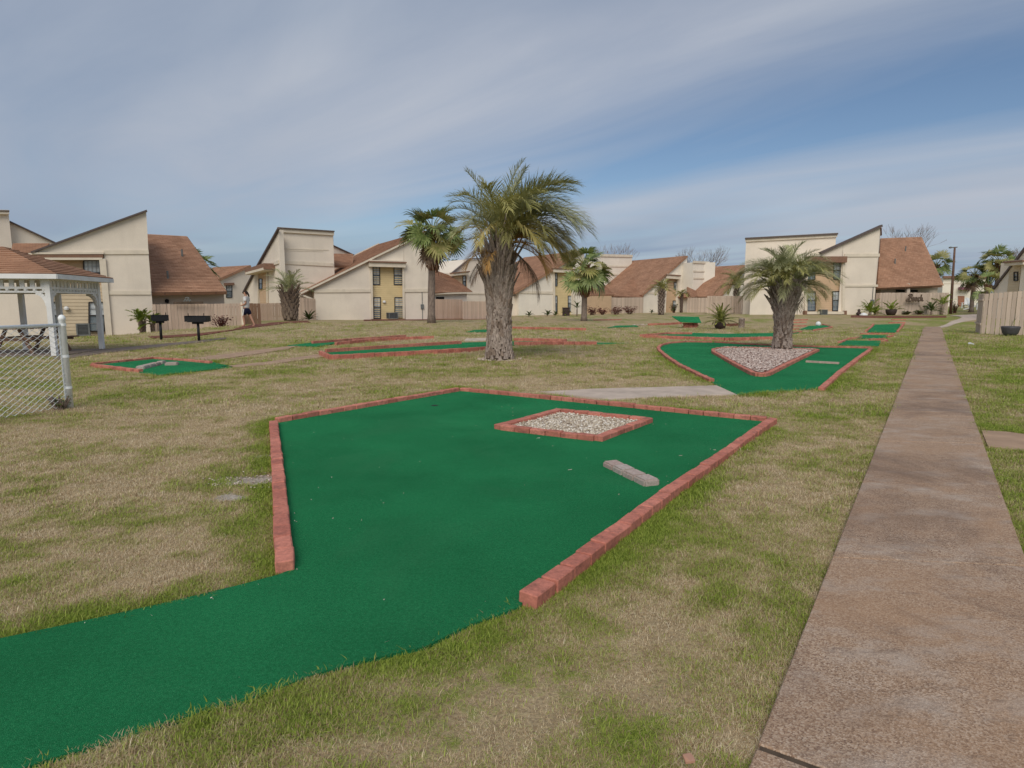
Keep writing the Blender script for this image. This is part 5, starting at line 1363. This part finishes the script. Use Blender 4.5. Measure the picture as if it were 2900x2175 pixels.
for i in range(4):
    a, b = crn[i], crn[(i + 1) % 4]; d_ = (b - a).normalized()
    for z, hh, w_ in ((2.19, .07, .1), (1.94, .06, .08), (1.83, .05, .06)):
        mb = MB(); mb.beam((a.x, a.y, z), (b.x, b.y, z), w_, hh); mb.build('rail', 'white_paint', gaz)
    n = 14
    me = None
    for k in range(n):
        p = a.lerp(b, (k + .5) / n); mb = MB(); 
        if k == 0:
            m0 = MB(); m0.box((0, 0, 0), (.115, .03, .19)); sl = m0.mesh('slat', 'white_paint')
        o = link('slat', sl, gaz); o.location = Vector((p.x, p.y, 2.06)) - Vector(gaz.location); o.rotation_euler = (0, 0, math.atan2(d_.y, d_.x))
    for k in range(16):                   # turned beads between the two lower rails
        p = a.lerp(b, (k + .5) / 16)
        if k == 0: m0 = MB(); m0.lathe([(.012, -.05), (.05, -.025), (.05, .025), (.012, .05)], 8); bd = m0.mesh('bead', 'white_paint')
        o = link('bead', bd, gaz); o.location = Vector((p.x, p.y, 1.882)) - Vector(gaz.location)
    for p, s_ in ((a, 1), (b, -1)):       # curved brackets
        mb = MB(); arc = [Vector((p.x, p.y, 1.80)) + d_ * s_ * (.06 + .26 * (1 - math.cos(u))) + UP * (-.36 + .36 * math.sin(u)) for u in np.linspace(0, math.pi / 2, 7)]
        for u, v in zip(arc[:-1], arc[1:]): mb.beam(u, v, .05, .1)
        mb.build('bracket', 'white_paint', gaz)
class _S: t = gaz
ea = [cen + (c - cen) * 1.21 for c in crn]; apex = Vector((cen.x, cen.y, 3.17))
for i in range(4):
    a, b = ea[i], ea[(i + 1) % 4]
    House.slab3(_S, [Vector((a.x, a.y, 2.32)), Vector((b.x, b.y, 2.32)), apex, apex], .05)
    mb = MB(); mb.beam((a.x, a.y, 2.25), (b.x, b.y, 2.25), .04, .13); mb.build('fascia', 'white_paint', gaz)
mb = MB(); mb.prism([Vector((c.x, c.y, 2.21)) for c in ea], (0, 0, .02)); mb.build('ceiling_board', 'trim', gaz)
# picnic table under it
def picnic(c, rz, label):
    t = thing('picnic_table', label, 'table', tuple(c)); m = Matrix.Rotation(rz, 3, 'Z'); c = Vector(c)
    for k in range(5): mb = MB(); mb.box(c + m @ Vector((0, -.3 + .15 * k, .74)), (1.7, .14, .04), rz); mb.build('plank', 'table_wood', t)
    for s_ in (-1, 1):
        mb = MB(); mb.box(c + m @ Vector((0, s_ * .68, .45)), (1.7, .24, .04), rz); mb.build('bench', 'table_wood', t)
        for q in (-1, 1):
            mb = MB(); mb.beam(c + m @ Vector((s_ * .65, q * .22, .72)), c + m @ Vector((s_ * .65, q * .62, 0)), .04, .1); mb.build('leg', 'table_wood', t)
        mb = MB(); mb.beam(c + m @ Vector((s_ * .65, -.76, .41)), c + m @ Vector((s_ * .65, .76, .41)), .04, .09); mb.build('brace', 'table_wood', t)
pp = cen + Vector((.35, .35, 0)); picnic((pp.x, pp.y, g1(pp.x, pp.y) + .03), 1.45, 'brown wooden picnic table with benches under the pavilion')
pp = cen + Vector((-1.0, -.9, 0)); t = thing('iron_bench', 'black scrolled iron bench under the pavilion seen through the chain-link', 'bench', (pp.x, pp.y, g1(pp.x, pp.y) + .03)); b = Vector(t.location)
mb = MB(); mb.box(b + Vector((0, 0, .43)), (1.25, .45, .03), .2); mb.build('seat', 'black_iron', t)
mb = MB()
for k in range(9):
    u = -.55 + k * .1375; mb.tube([b + Vector((u + .05 * math.cos(a), .2, .68 + .16 * math.sin(a))) for a in np.linspace(0, 6.28, 9)], .014, 5, False)
mb.tube([b + Vector((-.6, .2, .45)), b + Vector((-.6, .2, .8)), b + Vector((0, .2, .93)), b + Vector((.6, .2, .8)), b + Vector((.6, .2, .45))], .02, 6); mb.build('backrest', 'black_iron', t)
for sx in (-.58, .58):
    for sy in (-.2, .2): mb = MB(); mb.tube([b + Vector((sx, sy, 0)), b + Vector((sx, sy, .43))], .018, 6); mb.build('leg', 'black_iron', t)

# ------------------------------------------------------------ chain-link fence
A0 = Vector((-6.40, 8.68, 0)); dv = Vector((-.18, -.82, 0)).normalized()
cf = thing('chain_link_fence', 'white chain-link fence with round posts at the left edge', 'fence', tuple(A0)); FL = 3.6
def post(c, h, r_): mb = MB(); mb.lathe([(r_, -.05), (r_, h), (r_ * 1.12, h + .005), (r_ * 1.1, h + .035), (r_ * .7, h + .065), (.005, h + .075)], 16, c); return mb.build('post', 'galvanised', cf, smooth=True)
post(A0, 1.27, .042); post(A0 + dv * 2.4, 1.25, .032)
mb = MB(); mb.tube([A0 + UP * 1.20, A0 + dv * FL + UP * 1.19], .024, 10); mb.build('top_rail', 'galvanised', cf, smooth=True)
for z in (1.2, .75, .3):
    mb = MB(); mb.lathe([(.047, z - .015), (.047, z + .015)], 14, A0); mb.build('tension_band', 'galvanised', cf)
mb = MB(); mb.beam(A0 + dv * .06 + UP * .04, A0 + dv * .06 + UP * 1.17, .006, .02); mb.build('tension_bar', 'galvanised', cf)
mb = MB(); pitch = .058; n = int((FL - .07) / pitch)
perp = Vector((-dv.y, dv.x, 0)); H0, H1 = .03, 1.18; nz = int((H1 - H0) / (pitch * .62)); dz_ = (H1 - H0) / nz
for k in range(n):
    u = .07 + k * pitch; pts = []
    for j in range(nz + 1):
        s_ = (1 if j % 2 else -1) * (1 if k % 2 else -1); pts.append(A0 + dv * (u + s_ * pitch * .52) + UP * (H0 + j * dz_) + perp * (.004 * (1 if (j // 1) % 2 else -1)))
    mb.tube(pts, .0044, 4, False)
mb.build('wire_mesh', 'galvanised', cf)
shrub('dark weeds tangled in the foot of the chain-link fence', 168, 1152, 8.55, .34, .2, 'shrub_green', 61, 160, twig='boot_dark', leaf=.03)

# ------------------------------------------------------------ grills
def grill(label, px, ypx, d, rz, w=.72, lid=0):
    b = P(px, ypx, d); b.z = g1(b.x, b.y); t = thing('grill', label, 'grill', tuple(b), 'black park grills'); m = Matrix.Rotation(rz, 3, 'Z')
    mb = MB(); mb.tube([b - UP * .1, b + UP * .78], .055, 10); mb.build('post', 'black_iron', t, smooth=True)
    mb = MB(); z0, z1 = .78, 1.03; hw, hd = w / 2, .2
    def q(x, y, z): return b + m @ Vector((x, y, z))
    mb.hexa([q(-hw * .8, -hd, z0), q(hw * .8, -hd, z0), q(hw * .8, hd, z0), q(-hw * .8, hd, z0), q(-hw * .82, -hd, z0 + .02), q(hw * .82, -hd, z0 + .02), q(hw * .82, hd, z0 + .02), q(-hw * .82, hd, z0 + .02)])
    for s_ in (-1, 1): mb.beam(q(s_ * hw, -hd, .92), q(s_ * hw, hd, .92), .02, .24); 
    mb.beam(q(-hw, hd, .92), q(hw, hd, .92), .02, .24); mb.beam(q(-hw, -hd, .90), q(hw, -hd, .90), .02, .19); mb.build('firebox', 'black_iron', t)
    mb = MB()
    for k in range(12): x = -hw + (k + .5) * w / 12; mb.beam(q(x, -hd, 1.01), q(x, hd, 1.01), .012, .012)
    mb.build('grate', 'black_iron', t)
    for s_ in (-1, 1): mb = MB(); mb.tube([q(s_ * hw * .72, -hd * .6, .95), q(s_ * hw * .72, -hd * .6, 1.14)], .016, 6); mb.build('handle', 'black_iron', t)
    mb = MB(); mb.beam(q(-hw * .5, 0, .74), q(hw * .5, 0, .74), .1, .07); mb.build('bracket', 'black_iron', t)
grill('black post grill nearer the pavilion, half turned with a handle raised', 457, 961, 25.5, .55, .62)
grill('wider black post grill right of the other, facing the lawn', 564, 968, 25, .05, .86)

# ------------------------------------------------------------ lamp, chairs, units, tabletop
b = P(2692, 888, 61); b.z = g1(b.x, b.y) - .1; tp = P(2704, 700, 61); t = thing('lamp_post', 'tall brown wooden lamp post beside the Beach fence', 'lamp post', tuple(b))
mb = MB(); mb.tube([b, b.lerp(tp, .5), tp], [.14, .115, .085], 10); mb.build('pole', 'post_brown', t, smooth=True)
mb = MB(); mb.tube([tp - UP * .1 + Vector((-.45, 0, .05)), tp - UP * .1 + Vector((.25, 0, .1))], .05, 6); mb.build('arm', 'ac_grey', t)
mb = MB(); mb.lathe([(.06, 0), (.16, .04), (.14, .13), (.05, .18)], 10, tp + Vector((-.42, 0, -.12))); mb.build('lamp_head', 'ac_grey', t, smooth=True)
def ac(label, pl, x0, y0, x1, y1, off):
    a, b = pl.F(x0, y1, off), pl.F(x1, y1, off); h = pl.F(x0, y0, off).z - a.z; w = (b - a).length; c = (a + b) / 2; rz = math.atan2(pl.e.y, pl.e.x); c = Vector((c.x, c.y, a.z)); zgr = g1(c.x, c.y)
    c.z = min(c.z, zgr + .1); t = thing('air_conditioner', label, 'air conditioner', tuple(c), 'air conditioner units by the house bays'); dp = min(w, .8); m = Matrix.Rotation(rz, 3, 'Z')
    mb = MB(); mb.box(c + UP * (h / 2), (w * .92, dp * .92, h * .9), rz); mb.build('coil', 'ac_dark', t)
    mb = MB()
    for sx in (-1, 1):
        for sy in (-1, 1): mb.box(c + m @ Vector((sx * w * .46, sy * dp * .46, h / 2)), (.07, .07, h), rz)
    mb.box(c + UP * (h * .97), (w, dp, .06), rz); mb.box(c + UP * .03, (w, dp, .06), rz); mb.build('casing', 'ac_grey', t)
    mb = MB()
    for k in range(1, 9): mb.box(c + UP * (h * k / 9), (w * .94, dp * .94, .018), rz)
    mb.build('louvre', 'ac_grey', t)
ac('grey air conditioner unit beside the window behind the pavilion', plA, 219, 917, 256, 951, .5)
ac('grey air conditioner unit at the foot of the yellow bay left of the tallest palm', plC, 1098, 885, 1124, 902, .5)
ac('small dark air conditioner unit between the lower windows of the peach bay', plD, 2320, 877, 2339, 891, .3)
b = P(1954, 930, 38); b.z = g1(b.x, b.y); t = thing('ramp_table', 'green-topped ramp obstacle propped on a brick base on the far lawn', 'ramp', tuple(b))
for k in range(3):
    for j in range(3):
        o = link('brick', BRICK_MESHES[(k + j) % 6], t); o.location = (-.3 + .3 * j + .05 * (k % 2), 0, .1 + k * .1); o.rotation_euler = (0, 0, .05 * k); o.scale = (1.4, 2.6, 1)
mb = MB(); q = [b + Vector(v) for v in ((-.75, -.45, .36), (.55, -.45, .30), (.75, .75, .62), (-.95, .75, .66))]; mb.prism(q, (0, 0, .04)); mb.build('deck', 'turf', t)
t = thing('plank', 'dark plank resting between the sago pot and the stump', 'plank', tuple(P(2078, 908, 42))); mb = MB(); a, b = P(2062, 911, 40), P(2092, 909, 41); a.z = g1(a.x, a.y) + .1; b.z = g1(b.x, b.y) + .1; mb.beam(a, b, .25, .16); mb.build('board', 'red_wood', t)
def lawn_chair(label, px, ypx, d, rz, s=1.0):
    b = P(px, ypx, d); b.z = g1(b.x, b.y); t = thing('lawn_chair', label, 'chair', tuple(b), 'white lawn chairs beyond the walk'); m = Matrix.Rotation(rz, 3, 'Z')
    f = lambda x, y, z: b + m @ (Vector((x, y, z)) * s)
    for k in range(5): mb = MB(); u = -.24 + k * .12; mb.beam(f(u, .25, .3), f(u * 1.25, .52, 1.05 - abs(u) * .3), .10 * s, .025 * s, m @ Vector((1, 0, 0))); mb.build('back_slat', 'pale_plastic', t)
    mb = MB(); mb.hexa([f(-.28, -.3, .36), f(.28, -.3, .36), f(.28, .3, .26), f(-.28, .3, .26), f(-.28, -.3, .4), f(.28, -.3, .4), f(.28, .3, .3), f(-.28, .3, .3)]); mb.build('seat', 'pale_plastic', t)
    for s_ in (-1, 1):
        mb = MB(); mb.beam(f(s_ * .36, -.38, .56), f(s_ * .36, .36, .54), .13 * s, .03 * s); mb.build('armrest', 'pale_plastic', t)
        mb = MB(); mb.beam(f(s_ * .32, -.32, 0), f(s_ * .32, -.32, .56), .05 * s, .1 * s); mb.build('leg', 'pale_plastic', t)
        mb = MB(); mb.beam(f(s_ * .3, -.3, .34), f(s_ * .3, .6, 0), .05 * s, .1 * s); mb.build('leg', 'pale_plastic', t)
lawn_chair('white slatted lawn chair on the grass strip beyond the walk', 2737, 872, 72, -.9, 1.15)
lawn_chair('larger white lawn chair nearest the corner of the right fence', 2756, 871, 68, .7, 1.3)
b = P(2860, 950, 28.2); b.z = g1(b.x, b.y); mb = MB(); mb.lathe([(.20, 0), (.30, .12), (.36, .36), (.37, .42), (.33, .44), (.30, .38)], 18, b)
tag(mb.build('plant_pot', 'pot_grey', None, smooth=True), 'wide grey bowl pot against the right board fence', 'pot')
b3 = b + UP * .4; t = thing('potted_plant', 'thin yellow-green plant in the grey bowl pot', 'plant', tuple(b3)); r = random.Random(4)
for k in range(6):
    e = Vector((r.uniform(-.1, .45), r.uniform(-.2, .2), r.uniform(.3, .62))); mb = MB(); w_ = Vector((.02, .02, 0)); mb.add([b3 - w_, b3 + w_, b3 + e * .55 + w_ * 1.2 + UP * .03, b3 + e * .55 - w_ * 1.2 + UP * .03, b3 + e], [(0, 1, 2, 3), (3, 2, 4)]); mb.build('leaf', 'lime_leaf', t)
# garden figures
b = P(2446, 890, 54); b.z = g1(b.x, b.y); mb = MB(); mb.lathe([(.3, 0), (.34, .08), (.2, .2), (.05, .26)], 10, b); tag(mb.build('rock', 'pale_plastic', None, smooth=True), 'pale rock in the bed at the right corner of the peach bay house', 'rock')
b = P(2432, 889, 54.5); b.z = g1(b.x, b.y); mb = MB(); mb.lathe([(.18, 0), (.22, .2), (.1, .34), (.13, .46), (.03, .58)], 10, b); tag(mb.build('ornament', 'pot_dark', None, smooth=True), 'small dark garden ornament left of the pale rock', 'ornament')
for px, py, d, lb in ((2749, 976, 0, 'small white scrap of litter on the grass right of the walk'), (1951, 2156, 0, 'small pinkish scrap of litter in the grass at the near edge of the walk')):
    p = G(px, py, .03); s_ = .09 if py < 1500 else .022; mb = MB(); rr = random.Random(px)
    q = [p + Vector((math.cos(a) * s_ * rr.uniform(.6, 1.2), math.sin(a) * s_ * rr.uniform(.6, 1.2), rr.uniform(0, s_ * .5))) for a in np.linspace(0, 5.6, 7)]; mb.prism(q, (0, 0, s_ * .35)); tag(mb.build('litter_scrap', 'pale_plastic' if py < 1500 else 'skin'), lb, 'litter')

# ------------------------------------------------------------ the person
def skin_body(name, verts, edges, radii, mat, parent, sub=2):
    me = bpy.data.meshes.new(name); me.from_pydata(verts, edges, []); o = link(name, me, parent); me.materials.append(M(mat))
    sk = o.modifiers.new('skin', 'SKIN'); sk.use_smooth_shade = True
    for v, r_ in zip(me.skin_vertices[0].data, radii): v.radius = r_ if isinstance(r_, tuple) else (r_, r_)
    me.skin_vertices[0].data[0].use_root = True
    sb = o.modifiers.new('sub', 'SUBSURF'); sb.levels = sb.render_levels = sub
    return o
b = P(701, 919, 33); b.z = g1(b.x, b.y); sc_ = (P(701, 825, 33).z - b.z) / 1.70
per = thing('person', 'person walking left in white T-shirt and navy shorts with a dark ponytail', 'person', tuple(b)); per.scale = (sc_,) * 3
# facing -X; y is towards / away from the viewer
V_ = [(0,0,.90),(0,0,1.05),(.0,0,1.22),(.01,0,1.38),(0,0,1.46),(-.02,0,1.52),(-.03,0,1.60),(-.02,0,1.66),
      (-.03,-.09,.86),(-.14,-.09,.50),(-.10,-.09,.12),(-.14,-.09,.05),(-.27,-.09,.03),
      (.04,.09,.86),(.13,.09,.50),(.28,.09,.14),(.31,.09,.07),(.20,.09,.02),
      (.01,-.17,1.39),(.06,-.21,1.12),(-.14,-.19,1.02),(-.21,-.18,1.03),
      (.01,.17,1.39),(.02,.21,1.12),(-.20,.18,1.08),(-.27,.17,1.10)]
E_ = [(0,1),(1,2),(2,3),(3,4),(4,5),(5,6),(6,7),(0,8),(8,9),(9,10),(10,11),(11,12),(0,13),(13,14),(14,15),(15,16),(16,17),(3,18),(18,19),(19,20),(20,21),(3,22),(22,23),(23,24),(24,25)]
R_ = [(.11,.15),(.10,.14),(.11,.16),(.10,.15),.055,.055,.085,.08,.09,.06,.042,.045,.035,.09,.06,.042,.045,.035,.06,.045,.036,.04,.06,.045,.036,.04]
skin_body('body', V_, E_, R_, 'skin', per)
skin_body('shirt', [(0,0,.84),(0,0,1.02),(0,0,1.22),(.01,0,1.37),(0,0,1.45),(.01,-.18,1.385),(.05,-.215,1.20),(.01,.18,1.385),(.02,.215,1.20)], [(0,1),(1,2),(2,3),(3,4),(3,5),(5,6),(3,7),(7,8)], [(.14,.185),(.135,.18),(.135,.19),(.12,.17),.075,.085,.08,.085,.08], 'white_cloth', per)
skin_body('shorts', [(0,0,.93),(0,0,.84),(-.05,-.095,.74),(-.10,-.10,.55),(.05,.095,.74),(.11,.10,.55)], [(0,1),(1,2),(2,3),(1,4),(4,5)], [(.14,.18),(.14,.18),.12,.115,.12,.115], 'navy', per)
mb = MB(); mb.add([(-.02,-.215,.86),(-.075,-.215,.86),(-.135,-.222,.54),(-.08,-.222,.54),(-.02,-.235,.86),(-.075,-.235,.86),(-.135,-.242,.54),(-.08,-.242,.54)], [(0,1,2,3),(7,6,5,4),(0,4,5,1),(3,2,6,7)])
o = link('side_stripe', mb.mesh('side_stripe', 'white_cloth'), per)
skin_body('hair', [(-.01,0,1.665),(.03,0,1.64),(.09,0,1.60),(.13,0,1.52),(.16,0,1.43)], [(0,1),(1,2),(2,3),(3,4)], [(.10,.098),(.095,.09),.055,.045,.02], 'hair', per)
for sy in (-.055, .055):
    mb = MB(); mb.lathe([(.004, -.012), (.013, -.004), (.013, .004), (.004, .012)], 8, (-.105, sy * .7, 1.595)); link('eye', mb.mesh('eye', 'hair'), per)
mb = MB(); mb.hexa([(-.115,-.014,1.555),(-.145,-.012,1.56),(-.145,.012,1.56),(-.115,.014,1.555),(-.11,-.008,1.60),(-.12,-.007,1.60),(-.12,.007,1.60),(-.11,.008,1.60)]); link('nose', mb.mesh('nose', 'skin'), per)

def pipe(house, p, h, rad=.06, mat='ac_grey'):
    mb = MB(); mb.tube([p - UP * .2, p + UP * h], rad, 8); mb.build('vent_pipe', mat, house)
HS = {o['label']: o for o in bpy.data.objects if o.get('category') == 'house'}
def house(key): return next(o for l, o in HS.items() if key in l)
def on_quad(q, u, v): return q[0].lerp(q[1], u).lerp(q[3].lerp(q[2], u), v)
for u, v in ((.25, .22), (.62, .6)): pipe(house('behind the white pavilion'), on_quad(rA, u, v), .45)
for u, v in ((.55, .70), (.3, .45)): pipe(house('peach bay at the right'), on_quad(rD, u, v), .5)
def meter(house_, pl, px, py, w=.28, h=.42):
    p = pl.F(px, py, .07); mb = MB(); mb.box(p, (w, .14, h), math.atan2(pl.e.y, pl.e.x)); mb.build('meter_box', 'ac_grey', house_)
    mb = MB(); q = pl.F(px, py, .04); mb.tube([q + UP * h / 2, q + UP * 1.6], .03, 6); mb.tube([q - UP * h / 2, Vector((q.x, q.y, g1(q.x, q.y)))], .03, 6); mb.build('conduit', 'ac_grey', house_)
meter(house('yellow siding between'), plC, 1196, 868); meter(house('peach bay at the right'), plD, 2470, 855)
# ------------------------------------------------------------ the lawn sheet and its grass
tp_ = [np.array(p) for p in TURFS]; hd_ = [np.array(p) for p in HARD]
sandc = [(G(705, 1360), .20), (G(742, 1292), .10), (G(655, 1405), .12), (G(755, 1350), .12)]
def greenness(x, y):
    g = fbm(x, y, .6, 21, 4) * .8 - .075 + (fbm(x, y, 2.6, 57, 3) - .5) * .9 + (fbm(x, y, 9.0, 63, 2) - .5) * .75
    # the strip right of the walk is lusher, the trodden middle is dry
    xr = 1.9 + (y - 2) * .56; g = g + .22 * np.clip((x - xr) / .6, 0, 1)
    g = g - .16 * np.exp(-((x + 3.2) / 3.5) ** 2 - ((y - 8.5) / 3.0) ** 2) - .12 * np.exp(-((x - .5) / 3) ** 2 - ((y - 11.5) / 2.5) ** 2)
    near = (np.abs(x) < 14) & (y > 0) & (y < 25)
    e = np.full(x.shape, 1e9)
    for p in tp_[:3] + hd_[:40]:
        c = p.mean(0); rad = np.abs(p - c).max() + 1.0
        m = near & (np.abs(x - c[0]) < rad) & (np.abs(y - c[1]) < rad)
        if m.any(): e[m] = np.minimum(e[m], edgedist(p, x[m], y[m]))
    return g + .75 * np.exp(-(e / .22) ** 2) * np.clip(2.2 * fbm(x, y, 2.1, 91, 3) - .45, 0, 1.3) 
GR = greenness(GX.ravel(), GY.ravel())
SA = np.zeros(GX.size)
for c, r_ in sandc: SA = np.maximum(SA, np.exp(-(((GX.ravel() - c.x) / (r_ * 1.5)) ** 2 + ((GY.ravel() - c.y) / (r_ * .8)) ** 2)))
# slight unevenness, none under the turf and walks
bumpz = (fbm(GX, GY, .9, 77, 3) - .5) * .05 * np.clip((np.hypot(GX, GY) - 1) / 3, 0, 1)
msk = np.zeros(GX.shape, bool); xf, yf = GX.ravel(), GY.ravel(); mf = msk.ravel()
for p in tp_ + hd_:
    lo, hi = p.min(0) - .35, p.max(0) + .35; m = (xf > lo[0]) & (xf < hi[0]) & (yf > lo[1]) & (yf < hi[1])
    if m.any(): mm = mf[m]; mm |= inside(p, xf[m], yf[m]) | (edgedist(p, xf[m], yf[m]) < .3); mf[m] = mm
msk = mf.reshape(GX.shape)
Zg = GZ + np.where(msk, -.006, np.minimum(bumpz, .012))
ny, nx = GX.shape
idx = np.arange(nx * ny).reshape(ny, nx)
quads = np.stack([idx[:-1, :-1], idx[:-1, 1:], idx[1:, 1:], idx[1:, :-1]], -1).reshape(-1, 4)
me = bpy.data.meshes.new('lawn'); me.vertices.add(nx * ny); me.vertices.foreach_set('co', np.stack([GX, GY, Zg], -1).astype(np.float32).ravel())
me.loops.add(quads.size); me.loops.foreach_set('vertex_index', quads.ravel().astype(np.int32)); me.polygons.add(len(quads))
me.polygons.foreach_set('loop_start', np.arange(0, quads.size, 4, dtype=np.int32)); me.polygons.foreach_set('loop_total', np.full(len(quads), 4, np.int32)); me.update()
me.polygons.foreach_set('use_smooth', [True] * len(quads)); me.validate()
me.attributes.new('green', 'FLOAT', 'POINT').data.foreach_set('value', GR.astype(np.float32))
me.attributes.new('sand', 'FLOAT', 'POINT').data.foreach_set('value', SA.astype(np.float32))
me.materials.append(M('lawn')); lawn = link('lawn', me); tag(lawn, 'dry winter lawn of straw and green grass', kind='structure')

# tufts
tcol = bpy.data.collections.new('tufts'); tr_ = random.Random(2)
def tuft(seed, n, rad, l0, l1, w, flat):
    r = random.Random(seed); V, F, T = [], [], []
    for k in range(n):
        a = r.uniform(0, 6.283); rr = rad * math.sqrt(r.random()); p = Vector((rr * math.cos(a), rr * math.sin(a), -.004)); az = r.uniform(0, 6.283)
        tl = r.uniform(.25, 1.35) if r.random() < flat else r.uniform(.05, .6); l = r.uniform(l0, l1); d = Vector((math.cos(az) * math.sin(tl), math.sin(az) * math.sin(tl), math.cos(tl))); s_ = Vector((-math.sin(az), math.cos(az), 0)) * w * r.uniform(.7, 1.3)
        m = p + d * l * .55; e = p + d * l + Vector((math.cos(az), math.sin(az), -.6)) * l * .22; e.z = max(e.z, .003); i = len(V)
        V += [p - s_, p + s_, m + s_ * .8, m - s_ * .8, e]; F += [(i, i + 1, i + 2, i + 3), (i + 3, i + 2, i + 4)]; T += [r.random()] * 5
    me = bpy.data.meshes.new('tuft'); me.from_pydata(V, [], F); me.attributes.new('tone', 'FLOAT', 'POINT').data.foreach_set('value', np.array(T, np.float32)); me.materials.append(M('grass_blade'))
    o = bpy.data.objects.new('tuft', me); tcol.objects.link(o)
for k in range(6): tuft(k, 16, .05, .018, .045, .0016, .7)
def sample(n, y0, y1, xm):
    u = rng.random(n); y = np.sqrt(y0 ** 2 + u * (y1 ** 2 - y0 ** 2)); x = rng.uniform(-1, 1, n) * (y * .92 + xm); return x, y
X_, Y_, S_ = [], [], []
for n, y0, y1, s0 in ((180000, 0.0, 4.2, .70), (120000, 4.2, 8.0, 1.0), (76000, 8.0, 14.0, 1.5), (42000, 14.0, 23.0, 2.1), (40000, 23.0, 46.0, 3.2)):
    x, y = sample(n, y0, y1, 3.6); X_.append(x); Y_.append(y); S_.append(s0 * rng.uniform(.7, 1.3, n))
x, y, s_ = np.concatenate(X_), np.concatenate(Y_), np.concatenate(S_)
ok = np.ones(x.shape, bool)
for p in tp_ + hd_:
    lo, hi = p.min(0), p.max(0); m = ok & (x > lo[0]) & (x < hi[0]) & (y > lo[1]) & (y < hi[1])
    if m.any(): q = inside(p, x[m], y[m]); ok[np.where(m)[0][q]] = False
sa = np.zeros(x.shape)
sp = G(705, 1358); stones('pebbles', [(sp.x + .5 * math.cos(a) * rng.uniform(.5, 1.2), sp.y + .3 * math.sin(a) * rng.uniform(.5, 1.2)) for a in np.arange(0, 6.28, .3)], 130, .004, .014, 'chip', None, lambda x, y: g1(x, y) + .004, flat=.5)
for c, r_ in sandc: sa = np.maximum(sa, np.exp(-(((x - c.x) / (r_ * 1.5)) ** 2 + ((y - c.y) / (r_ * .8)) ** 2)))
ok &= rng.random(x.shape) > sa * 1.1
ok &= rng.random(x.shape) < np.clip((47 - np.hypot(x, y)) / 20, 0, 1)
gr = greenness(x, y) + rng.normal(0, .13, x.shape)
ok &= rng.random(x.shape) < np.clip(.72 + .5 * gr, .55, 1)
x, y, s_, gr = x[ok], y[ok], s_[ok], gr[ok]
# draw tufts back from hard edges by their size
z = gz(x, y) + np.minimum((fbm(x, y, .9, 77, 3) - .5) * .05, .012)
s_ = s_ * (.74 + .42 * np.clip(gr, 0, 1.2)) * np.where(rng.random(x.shape) < .03, 1.6, 1.0)
me = bpy.data.meshes.new('grass'); me.vertices.add(len(x)); me.vertices.foreach_set('co', np.stack([x, y, z], -1).astype(np.float32).ravel())
me.attributes.new('green', 'FLOAT', 'POINT').data.foreach_set('value', gr.astype(np.float32))
me.attributes.new('size', 'FLOAT', 'POINT').data.foreach_set('value', s_.astype(np.float32))
rot = np.zeros((len(x), 3), np.float32); rot[:, 2] = rng.uniform(0, 6.283, len(x))
me.attributes.new('turn', 'FLOAT_VECTOR', 'POINT').data.foreach_set('vector', rot.ravel())
grass = link('grass', me); tag(grass, 'short straw and green grass blades of the lawn', 'grass', kind='stuff')
ng = bpy.data.node_groups.new('grass_tufts', 'GeometryNodeTree')
ng.interface.new_socket('Geometry', in_out='INPUT', socket_type='NodeSocketGeometry'); ng.interface.new_socket('Geometry', in_out='OUTPUT', socket_type='NodeSocketGeometry')
gi, go = ng.nodes.new('NodeGroupInput'), ng.nodes.new('NodeGroupOutput'); ip_ = ng.nodes.new('GeometryNodeInstanceOnPoints'); ci = ng.nodes.new('GeometryNodeCollectionInfo')
ci.inputs['Collection'].default_value = tcol; ci.inputs['Separate Children'].default_value = True; ci.inputs['Reset Children'].default_value = True
def named(nm, ty):
    n = ng.nodes.new('GeometryNodeInputNamedAttribute'); n.data_type = ty; n.inputs['Name'].default_value = nm; return n.outputs['Attribute']
ip_.inputs['Pick Instance'].default_value = True
ng.links.new(gi.outputs[0], ip_.inputs['Points']); ng.links.new(ci.outputs[0], ip_.inputs['Instance'])
ng.links.new(named('size', 'FLOAT'), ip_.inputs['Scale'])
e2r = ng.nodes.new('FunctionNodeEulerToRotation'); ng.links.new(named('turn', 'FLOAT_VECTOR'), e2r.inputs[0]); ng.links.new(e2r.outputs[0], ip_.inputs['Rotation'])
ng.links.new(ip_.outputs[0], go.inputs[0])
grass.modifiers.new('tufts', 'NODES').node_group = ng

# dry bits blown onto the big turf
V, F = [], []; t0 = tp_[0]
while len(V) < 4 * 120:
    px_, py_ = rng.uniform(-3.2, 3.2), rng.uniform(2.2, 9); 
    if not inside(t0, np.array([px_]), np.array([py_]))[0]: continue
    if rng.random() > .12 and edgedist(t0, np.array([px_]), np.array([py_]))[0] > .16: continue
    a = rng.uniform(0, 6.28); l, w_ = (rng.uniform(.002, .006), .0016) if rng.random() < .93 else (rng.uniform(.012, .02), .0008)
    d = np.array([math.cos(a), math.sin(a)]); n_ = np.array([-d[1], d[0]]) * w_; i = len(V); c = np.array([px_, py_])
    for q, zz in ((c - d * l - n_, .018), (c - d * l + n_, .02), (c + d * l + n_, .024), (c + d * l - n_, .021)): V.append((q[0], q[1], zz))
    F.append((i, i + 1, i + 2, i + 3))
me = bpy.data.meshes.new('debris'); me.from_pydata(V, [], F); me.materials.append(M('chip'))
me.attributes.new('tone', 'FLOAT', 'POINT').data.foreach_set('value', np.repeat(rng.uniform(.5, 1, len(V) // 4), 4).astype(np.float32))
tag(link('debris', me), kind='stuff')
